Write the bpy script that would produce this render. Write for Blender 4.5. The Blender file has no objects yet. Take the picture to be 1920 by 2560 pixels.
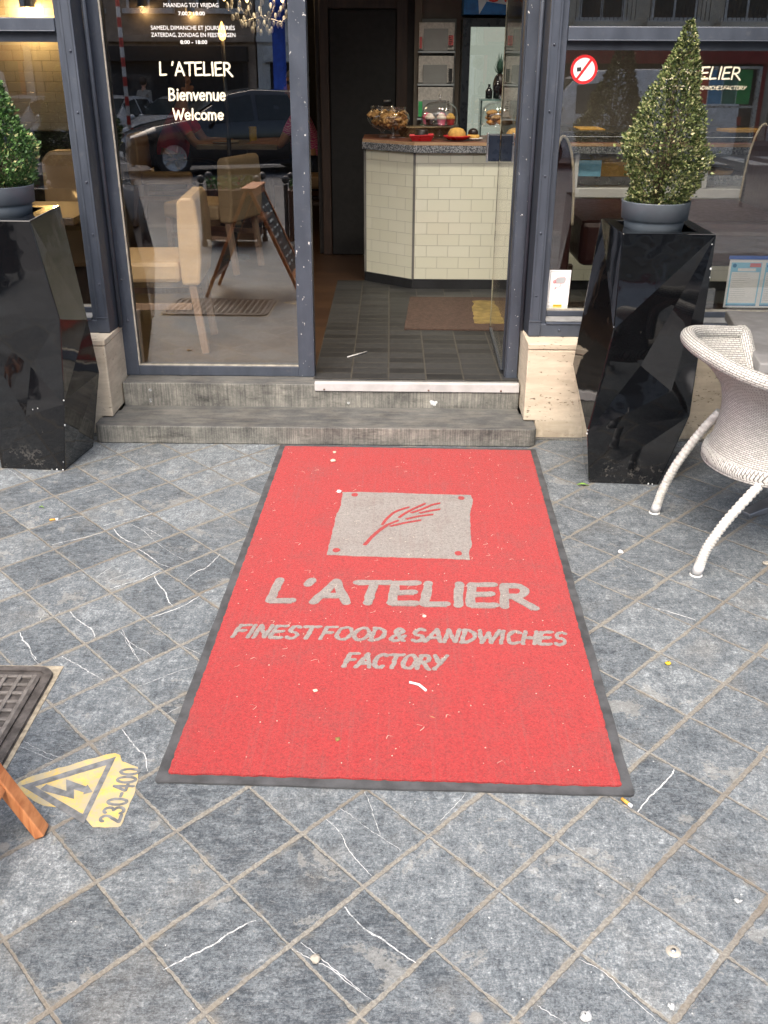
import bpy, bmesh, math, random
from mathutils import Vector, Matrix
random.seed(7)
PI = math.pi
sc = bpy.context.scene
C = sc.collection

# ------------------------------------------------------------------ camera, sky, sun, exposure
cd = bpy.data.cameras.new('camera'); cam = bpy.data.objects.new('camera', cd); C.objects.link(cam)
PITCH, ROLL, PSI, FPX = .443124, .0041447, .0162531, 2390.15
def _cam():
    cp, sp = math.cos(PITCH), math.sin(PITCH)
    fw = Vector((0, cp, -sp)); up = Vector((0, sp, cp)); rt = Vector((1, 0, 0))
    c, s = math.cos(ROLL), math.sin(ROLL)
    rt, up = c*rt + s*up, -s*rt + c*up
    Z = Matrix.Rotation(PSI, 3, 'Z')
    return Z @ rt, Z @ up, Z @ fw
rt, up, fw = _cam()
m = Matrix((rt, up, -fw)).transposed().to_4x4(); m.translation = Vector((0, 0, 1.5))
cam.matrix_world = m
cd.sensor_fit = 'VERTICAL'; cd.sensor_height = 36; cd.lens = FPX/2560*36
cd.clip_start = .05; cd.clip_end = 400
sc.camera = cam
w = bpy.data.worlds.new('World'); sc.world = w; w.use_nodes = True
nt = w.node_tree
sky = nt.nodes.new('ShaderNodeTexSky'); sky.sky_type = 'NISHITA'; sky.sun_disc = False
SUN_EL, SUN_AZ = math.radians(54), math.radians(196)
sky.sun_elevation = SUN_EL; sky.sun_rotation = SUN_AZ; sky.dust_density = 6; sky.ozone_density = .3; sky.air_density = 1.0
nt.links.new(sky.outputs[0], nt.nodes['Background'].inputs[0]); nt.nodes['Background'].inputs[1].default_value = .15
sl = bpy.data.lights.new('sun', 'SUN'); so = bpy.data.objects.new('sun', sl); C.objects.link(so)
sl.energy = .85; sl.angle = math.radians(60); sl.color = (1, .97, .93)
sd = Vector((math.sin(SUN_AZ)*math.cos(SUN_EL), math.cos(SUN_AZ)*math.cos(SUN_EL), math.sin(SUN_EL)))
so.rotation_euler = sd.to_track_quat('Z', 'Y').to_euler(); so.location = (0, -6, 12)
sc.view_settings.view_transform = 'Standard'; sc.view_settings.look = 'None'
sc.view_settings.gamma = 1; sc.view_settings.exposure = 1.43
sc.cycles.use_denoising = True
sc.cycles.transparent_max_bounces = 32; sc.cycles.max_bounces = 10
sc.cycles.sample_clamp_indirect = 6; sc.cycles.caustics_reflective = False; sc.cycles.caustics_refractive = False

# ------------------------------------------------------------------ materials
class NT:
    def __init__(s, name):
        s.m = bpy.data.materials.new(name); s.m.use_nodes = True; s.t = s.m.node_tree
        s.b = s.t.nodes['Principled BSDF']
    def n(s, typ, **kw):
        n = s.t.nodes.new('ShaderNode' + typ)
        for k, v in kw.items(): setattr(n, k, v)
        return n
    def link(s, a, b): s.t.links.new(a, b)
    def put(s, sock, v):
        if isinstance(v, bpy.types.NodeSocket): s.link(v, sock)
        elif isinstance(v, (int, float)) and sock.type in ('RGBA',): sock.default_value = (v, v, v, 1)
        elif isinstance(v, (tuple, list)) and sock.type == 'RGBA' and len(v) == 3: sock.default_value = (*v, 1)
        else: sock.default_value = v
    def math(s, op, a, b=0., c=None):
        n = s.n('Math', operation=op); s.put(n.inputs[0], a); s.put(n.inputs[1], b)
        if c is not None: s.put(n.inputs[2], c)
        return n.outputs[0]
    def sstep(s, v, a, b):
        n = s.n('MapRange', interpolation_type='SMOOTHSTEP'); s.put(n.inputs[0], v)
        n.inputs[1].default_value = a; n.inputs[2].default_value = b; return n.outputs[0]
    def remap(s, v, a, b, c, d):
        n = s.n('MapRange'); s.put(n.inputs[0], v)
        for i, q in enumerate((a, b, c, d)): n.inputs[i+1].default_value = q
        return n.outputs[0]
    def mix(s, f, a, b, blend='MIX'):
        n = s.n('Mix', data_type='RGBA', blend_type=blend); s.put(n.inputs[0], f)
        s.put(n.inputs[6], a); s.put(n.inputs[7], b); return n.outputs[2]
    def pos(s): return s.n('NewGeometry').outputs['Position']
    def obj(s): return s.n('TexCoord').outputs['Object']
    def uv(s): return s.n('TexCoord').outputs['UV']
    def mapv(s, v, scale=(1, 1, 1), rot=(0, 0, 0), loc=(0, 0, 0)):
        n = s.n('Mapping'); s.put(n.inputs[0], v); n.inputs[1].default_value = loc; n.inputs[2].default_value = rot; n.inputs[3].default_value = scale
        return n.outputs[0]
    def noise(s, v, scale=5, detail=4, rough=.55, dist=0.):
        n = s.n('TexNoise'); s.put(n.inputs['Vector'], v); n.inputs['Scale'].default_value = scale
        n.inputs['Detail'].default_value = detail; n.inputs['Roughness'].default_value = rough; n.inputs['Distortion'].default_value = dist
        return n.outputs[0]
    def bump(s, h, strength=.3, dist=.002):
        n = s.n('Bump'); s.put(n.inputs['Height'], h); n.inputs['Strength'].default_value = strength; n.inputs['Distance'].default_value = dist
        s.link(n.outputs[0], s.b.inputs['Normal'])
    def set(s, color=None, rough=None, metal=None, spec=None, coat=None):
        for k, v in (('Base Color', color), ('Roughness', rough), ('Metallic', metal), ('Specular IOR Level', spec), ('Coat Weight', coat)):
            if v is not None: s.put(s.b.inputs[k], v)
        return s.m

def plain(name, col, rough=.5, metal=0., var=.18, scale=9, bump=0., bscale=120, spec=None, coat=None, space='obj'):
    """a surface with soft colour variation and a little roughness variation"""
    N = NT(name); P = N.obj()
    f = N.noise(P, scale, 5)
    c = N.mix(N.sstep(f, .3, .7), [min(1, q*(1-var)) for q in col], [min(1, q*(1+var)) for q in col])
    r = N.remap(N.noise(P, scale*3, 3), .3, .7, max(0, rough-.07), min(1, rough+.07))
    if bump: N.bump(N.noise(P, bscale, 3), bump, .003)
    return N.set(c, r, metal, spec, coat)

def emit(name, col, strength):
    N = NT(name); N.set((0, 0, 0)); N.put(N.b.inputs['Emission Color'], col); N.b.inputs['Emission Strength'].default_value = strength
    return N.m

def glass(name, r0=.07, tint=(.93, .96, .94)):
    N = NT(name); g = N.n('NewGeometry')
    d = N.n('VectorMath', operation='DOT_PRODUCT'); N.link(g.outputs['Incoming'], d.inputs[0]); N.link(g.outputs['Normal'], d.inputs[1])
    c = N.math('ABSOLUTE', d.outputs['Value'])
    R = N.math('ADD', N.math('MULTIPLY', N.math('POWER', N.math('SUBTRACT', 1., c), 5.), 1-r0), r0)
    t = N.n('BsdfTransparent'); t.inputs[0].default_value = (*tint, 1)
    gl = N.n('BsdfGlossy'); gl.inputs['Roughness'].default_value = .0; gl.inputs[0].default_value = (1, 1, 1, 1)
    mx = N.n('MixShader'); N.link(R, mx.inputs[0]); N.link(t.outputs[0], mx.inputs[1]); N.link(gl.outputs[0], mx.inputs[2])
    N.link(mx.outputs[0], N.t.nodes['Material Output'].inputs['Surface'])
    return N.m

def brick(name, bw, rh, cols, mortar, msize=.002, rough=.25, offset=.5, bumps=.5, spec=.5, grain=None, smooth=.2):
    N = NT(name); uv = N.uv()
    b = N.n('TexBrick'); N.link(uv, b.inputs['Vector']); b.offset = offset
    for k, v in (('Scale', 1), ('Mortar Size', msize), ('Mortar Smooth', smooth), ('Bias', 0), ('Brick Width', bw), ('Row Height', rh)): b.inputs[k].default_value = v
    N.put(b.inputs['Color1'], cols[0]); N.put(b.inputs['Color2'], cols[1]); N.put(b.inputs['Mortar'], mortar)
    c = b.outputs['Color']
    if grain:
        g = N.noise(N.mapv(uv, grain[0]), grain[1], 6, .65)
        c = N.mix(N.remap(g, .3, .7, 0, 1), N.mix(1., c, (grain[2],)*3, 'MULTIPLY'), c)
    N.bump(N.math('SUBTRACT', 1., b.outputs['Fac']), bumps, .004)
    return N.set(c, rough, 0., spec)

def pavement_mat():
    N = NT('slate_pavers'); P = N.pos()
    a, S = .819614, .197744
    wv = N.noise(P, 9, 3)
    sx = N.n('SeparateXYZ'); N.link(P, sx.inputs[0]); x, y = sx.outputs[0], sx.outputs[1]
    ca, sa = math.cos(a)/S, math.sin(a)/S
    v = N.math('ADD', N.math('SUBTRACT', N.math('MULTIPLY', y, ca), N.math('MULTIPLY', x, sa)), -1.20217/S)
    u = N.math('ADD', N.math('MULTIPLY', x, ca), N.math('MULTIPLY', y, sa))
    v = N.math('ADD', v, N.remap(wv, .3, .7, -.008, .008))
    u = N.math('DIVIDE', N.math('SUBTRACT', N.math('SUBTRACT', u, .12), N.math('MULTIPLY', v, .058)), .985)
    u = N.math('ADD', u, N.remap(N.noise(P, 11, 3), .3, .7, -.008, .008))
    cu, cv = N.math('FLOOR', u), N.math('FLOOR', v)
    fu, fv = N.math('FRACT', u), N.math('FRACT', v)
    du = N.math('MINIMUM', fu, N.math('SUBTRACT', 1., fu)); dv = N.math('MINIMUM', fv, N.math('SUBTRACT', 1., fv))
    wid = N.noise(N.mapv(P, (1, 1, 1)), 3.5, 3)
    edge = N.remap(N.noise(P, 60, 4), .3, .7, -.009, .009)
    du2 = N.math('ADD', du, edge); dv2 = N.math('ADD', dv, edge)
    hv = N.remap(wid, .3, .7, .019, .037); hu = N.remap(wid, .3, .7, .010, .024)
    jv = N.sstep(N.math('SUBTRACT', dv2, hv), .006, -.006); ju = N.sstep(N.math('SUBTRACT', du2, hu), .006, -.006)
    J = N.math('MAXIMUM', ju, jv)
    cid = N.n('CombineXYZ'); N.link(cu, cid.inputs[0]); N.link(cv, cid.inputs[1])
    wn = N.n('TexWhiteNoise', noise_dimensions='3D'); N.link(cid.outputs[0], wn.inputs[0])
    r1 = wn.outputs[0]; rc = wn.outputs[1]
    off = N.n('VectorMath', operation='MULTIPLY_ADD'); N.link(rc, off.inputs[0]); off.inputs[1].default_value = (40, 40, 40); N.link(P, off.inputs[2])
    Q = off.outputs[0]
    sA = N.noise(N.mapv(Q, (1, 4.5, 1), (0, 0, -a-.1)), 9, 9, .72, .6)
    sB = N.noise(N.mapv(Q, (4.5, 1, 1), (0, 0, -a+.1)), 9, 9, .72, .6)
    st = N.mix(N.math('GREATER_THAN', r1, .45), sA, sB)
    blot = N.noise(Q, 14, 6, .65)
    fine = N.noise(Q, 160, 4, .7)
    spk = N.noise(Q, 420, 2, .6)
    fl = N.mix(N.math('GREATER_THAN', r1, .45), N.noise(N.mapv(Q, (1, 2.6, 1), (0, 0, -a-.1)), 48, 6, .7, .8), N.noise(N.mapv(Q, (2.6, 1, 1), (0, 0, -a+.1)), 48, 6, .7, .8))
    k = N.remap(r1, 0, 1, .405, .56)
    for src, amp in ((st, .24), (blot, .34), (N.noise(Q, 48, 6, .75, .3), .62), (fine, .64), (fl, .40), (N.noise(Q, 300, 3, .8), .55)):
        k = N.math('ADD', k, N.math('MULTIPLY', N.math('SUBTRACT', src, .5), amp))
    ramp = N.n('ValToRGB'); N.link(k, ramp.inputs[0]); e = ramp.color_ramp.elements
    e[0].position = .28; e[0].color = (.036, .044, .053, 1); e[1].position = .80; e[1].color = (.40, .435, .45, 1)
    for p_, c_ in ((.40, (.076, .090, .103, 1)), (.52, (.124, .143, .157, 1)), (.64, (.200, .224, .238, 1))):
        q = e.new(p_); q.color = c_
    col = ramp.outputs[0]
    warm = N.sstep(N.noise(Q, 5, 4, .6), .5, .75)
    col = N.mix(N.math('MULTIPLY', warm, .45), col, N.mix(.5, col, (.20, .18, .145)))
    chips = N.math('MAXIMUM', N.sstep(spk, .69, .74), N.sstep(N.noise(Q, 95, 5, .75, .5), .68, .73))
    col = N.mix(N.math('MULTIPLY', chips, .5), col, (.46, .46, .45))
    scale_ = N.sstep(N.math('ADD', N.noise(Q, 7, 6, .7, .4), N.math('MULTIPLY', fine, .10)), .655, .675)
    col = N.mix(N.math('MULTIPLY', scale_, .32), col, (.31, .305, .275))
    hair = N.noise(N.mapv(Q, (1, 7, 1), (0, 0, .6)), 7, 8, .75, 1.2)
    col = N.mix(N.math('MULTIPLY', N.sstep(N.math('ABSOLUTE', N.math('SUBTRACT', hair, .5)), .006, .0), .55), col, (.48, .49, .49))
    # scattered gum spots and pale scuffs
    vo = N.n('TexVoronoi'); N.link(P, vo.inputs['Vector']); vo.inputs['Scale'].default_value = 5.2; vo.inputs['Randomness'].default_value = 1
    rsel = N.n('SeparateColor'); N.link(vo.outputs['Color'], rsel.inputs[0])
    gum = N.math('MULTIPLY', N.sstep(N.math('ADD', vo.outputs['Distance'], N.remap(fine, .3, .7, -.02, .02)), .085, .055), N.math('GREATER_THAN', rsel.outputs[0], .72))
    col = N.mix(N.math('MULTIPLY', gum, .55), col, (.30, .29, .26))
    # joints
    jn = N.noise(P, 150, 4, .7); jl = N.noise(P, 2.2, 3)
    jc = N.mix(N.sstep(jn, .35, .7), (.15, .145, .128), (.29, .28, .25))
    jc = N.mix(N.sstep(jl, .48, .66), jc, N.mix(.6, jc, (.12, .10, .08)))
    near = N.sstep(y, 3.9, 2.2)
    jc = N.mix(near, N.mix(.45, jc, (.13, .12, .10)), jc)
    col = N.mix(J, col, jc)
    # worn dirt spreading from the joints
    halo = N.math('MULTIPLY', N.sstep(N.math('MINIMUM', du2, dv2), .11, .02), N.sstep(N.noise(P, 24, 4, .6), .5, .66))
    col = N.mix(N.math('MULTIPLY', halo, .35), col, (.21, .185, .14))
    h = N.math('ADD', N.math('MULTIPLY', J, -1.), N.math('ADD', N.math('MULTIPLY', blot, .4), N.math('MULTIPLY', fine, .35)))
    N.bump(h, .5, .006)
    return N.set(col, N.remap(blot, .3, .7, .5, .72), 0., .35)

def carpet_mat(name, base, dark, light):
    N = NT(name); P = N.pos()
    f = N.math('ADD', N.math('MULTIPLY', N.noise(P, 330, 4, .8), .6), N.math('MULTIPLY', N.noise(P, 120, 4, .75), .4)); d = N.noise(P, 7, 6, .65); lines = N.noise(N.mapv(P, (60, 1.2, 1)), 1.6, 4, .6)
    sp = N.noise(P, 900, 2, .6)
    c = N.mix(N.sstep(f, .40, .58), dark, base)
    c = N.mix(N.sstep(sp, .60, .75), c, light)
    c = N.mix(N.math('MULTIPLY', N.sstep(d, .46, .72), .42), c, N.mix(.5, c, (.13, .07, .065)))
    c = N.mix(N.math('MULTIPLY', N.sstep(lines, .52, .70), .16), c, (.20, .10, .095))
    pit = N.sstep(N.noise(P, 85, 5, .7), .66, .72)
    c = N.mix(N.math('MULTIPLY', pit, .5), c, (.11, .07, .06))
    N.bump(N.math('ADD', f, N.math('MULTIPLY', sp, .6)), .8, .004)
    N.b.inputs['Sheen Weight'].default_value = .13
    return N.set(c, .95, 0., .1)

def bluestone_mat(name, riser):
    N = NT(name); P = N.pos()
    b = N.noise(P, 6, 7, .65); f = N.noise(P, 130, 4, .7)
    k = N.math('ADD', N.math('MULTIPLY', b, .8), N.math('MULTIPLY', f, .22))
    ramp = N.n('ValToRGB'); N.link(k, ramp.inputs[0]); e = ramp.color_ramp.elements
    e[0].position = .36; e[0].color = (.045, .047, .048, 1); e[1].position = .68; e[1].color = (.215, .215, .20, 1)
    q = e.new(.5); q.color = (.115, .117, .112, 1)
    col = ramp.outputs[0]
    st = N.noise(N.mapv(P, (230, 6, 5)), 1., 4, .6)
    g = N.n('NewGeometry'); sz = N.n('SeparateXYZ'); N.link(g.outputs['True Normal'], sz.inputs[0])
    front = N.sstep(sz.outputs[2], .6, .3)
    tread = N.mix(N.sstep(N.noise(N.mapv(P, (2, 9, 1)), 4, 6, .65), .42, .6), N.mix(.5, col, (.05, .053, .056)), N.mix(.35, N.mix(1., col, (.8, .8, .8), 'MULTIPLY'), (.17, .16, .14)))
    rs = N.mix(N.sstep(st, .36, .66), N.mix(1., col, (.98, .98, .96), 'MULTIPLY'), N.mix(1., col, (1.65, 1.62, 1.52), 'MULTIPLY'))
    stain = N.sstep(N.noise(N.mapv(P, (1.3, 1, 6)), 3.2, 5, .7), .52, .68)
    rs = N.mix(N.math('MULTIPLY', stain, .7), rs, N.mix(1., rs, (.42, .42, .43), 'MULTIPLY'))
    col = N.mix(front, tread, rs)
    N.bump(N.math('ADD', N.math('MULTIPLY', N.math('MULTIPLY', st, front), 1.), N.math('MULTIPLY', f, .5)), .55, .004)
    return N.set(col, .72, 0., .3)

def travertine_mat():
    N = NT('travertine'); P = N.pos()
    base = N.mix(N.sstep(N.noise(N.mapv(P, (1.5, 1.5, 9)), 4, 6, .6), .35, .68), (.52, .455, .35), (.64, .57, .45))
    pits = N.noise(N.mapv(P, (26, 26, 70)), 1.7, 5, .62)
    row = N.noise(N.mapv(P, (.8, .8, 11)), 1.3, 3)
    pk = N.sstep(N.math('ADD', pits, N.math('MULTIPLY', row, .35)), .81, .85)
    col = N.mix(N.math('MULTIPLY', pk, .8), base, (.13, .095, .06))
    dirt = N.sstep(N.noise(P, 5, 5, .65), .47, .72)
    col = N.mix(N.math('MULTIPLY', dirt, .4), col, (.27, .225, .165))
    sz = N.n('SeparateXYZ'); N.link(P, sz.inputs[0])
    low = N.math('MULTIPLY', N.sstep(sz.outputs[2], .14, .0), N.sstep(N.noise(P, 18, 4), .3, .6))
    col = N.mix(N.math('MULTIPLY', low, .6), col, (.20, .165, .12))
    N.bump(N.math('MULTIPLY', pk, -1.), .6, .004)
    return N.set(col, .62, 0., .35)

def paint_mat(name, col, chips=.0):
    N = NT(name); P = N.pos()
    f = N.noise(N.mapv(P, (3, 3, 1)), 5, 5, .6)
    c = N.mix(N.sstep(f, .3, .7), [q*.86 for q in col], [q*1.14 for q in col])
    dust = N.sstep(N.noise(P, 30, 5, .7), .55, .75)
    c = N.mix(N.math('MULTIPLY', dust, .14), c, (.22, .22, .21))
    if chips:
        ch = N.noise(N.mapv(P, (1, 1, .7)), 75, 3, .5); area = N.noise(P, 3.1, 3)
        kk = N.math('MULTIPLY', N.sstep(ch, .695, .71), N.sstep(area, .50-chips, .62-chips))
        c = N.mix(kk, c, (.62, .62, .60))
    N.bump(N.noise(N.mapv(P, (1, 1, .25)), 90, 4, .6), .12, .002)
    return N.set(c, N.remap(f, .3, .7, .34, .5), 0., .45)

def leaf_mat(name, dark, mid, light, cream):
    N = NT(name); at = N.n('Attribute', attribute_name='leaf_tone'); v = at.outputs['Fac']
    ramp = N.n('ValToRGB'); N.link(v, ramp.inputs[0]); e = ramp.color_ramp.elements
    e[0].position = 0; e[0].color = (*dark, 1); e[1].position = 1; e[1].color = (*cream, 1)
    for p_, c_ in ((.35, mid), (.72, light)):
        q = e.new(p_); q.color = (*c_, 1)
    N.b.inputs['Subsurface Weight'].default_value = 0
    return N.set(ramp.outputs[0], .42, 0., .4)

def lacquer_mat():
    N = NT('black_lacquer'); P = N.obj()
    wave = N.noise(P, 7, 2, .4)
    N.bump(wave, .12, .02)
    sm = N.sstep(N.noise(P, 40, 5, .7), .5, .8)
    N.b.inputs['Coat Weight'].default_value = .3
    Pw = N.pos(); sz = N.n('SeparateXYZ'); N.link(Pw, sz.inputs[0])
    splash = N.math('MULTIPLY', N.sstep(N.math('ADD', N.noise(Pw, 60, 5, .75), N.math('MULTIPLY', N.noise(Pw, 9, 3), .5)), .82, .95), N.sstep(sz.outputs[2], .16, .01))
    scuff = N.sstep(N.noise(N.mapv(Pw, (1, 1, .15), (.5, .3, 0)), 40, 4, .7), .70, .76)
    d = N.math('MAXIMUM', N.math('MULTIPLY', splash, .45), N.math('MULTIPLY', scuff, .35))
    return N.set(N.mix(d, (.0035, .004, .005), (.16, .15, .135)), N.math('ADD', N.remap(sm, 0, 1, .03, .10), N.math('MULTIPLY', d, .5)), 0., .5)

def stripes(name, a, b, scale, axis='Z', rough=.6):
    N = NT(name); wv = N.n('TexWave', wave_type='BANDS', bands_direction=axis); N.link(N.obj(), wv.inputs['Vector'])
    wv.inputs['Scale'].default_value = scale; wv.inputs['Distortion'].default_value = .4
    return N.set(N.mix(N.sstep(wv.outputs[1], .35, .65), a, b), rough)

def terrazzo(name, cols, scale=220, rough=.3):
    N = NT(name); vo = N.n('TexVoronoi'); N.link(N.pos(), vo.inputs['Vector']); vo.inputs['Scale'].default_value = scale
    s = N.n('SeparateColor'); N.link(vo.outputs['Color'], s.inputs[0])
    return N.set(N.mix(N.sstep(s.outputs[0], .35, .75), cols[0], cols[1]), rough)

def wood(name, a, b, scale=(1, 14, 14), rough=.45, k=5):
    N = NT(name); P = N.obj(); g = N.noise(N.mapv(P, scale), k, 6, .6, .5)
    N.bump(g, .15, .002)
    return N.set(N.mix(N.sstep(g, .35, .65), a, b), rough)

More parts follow.
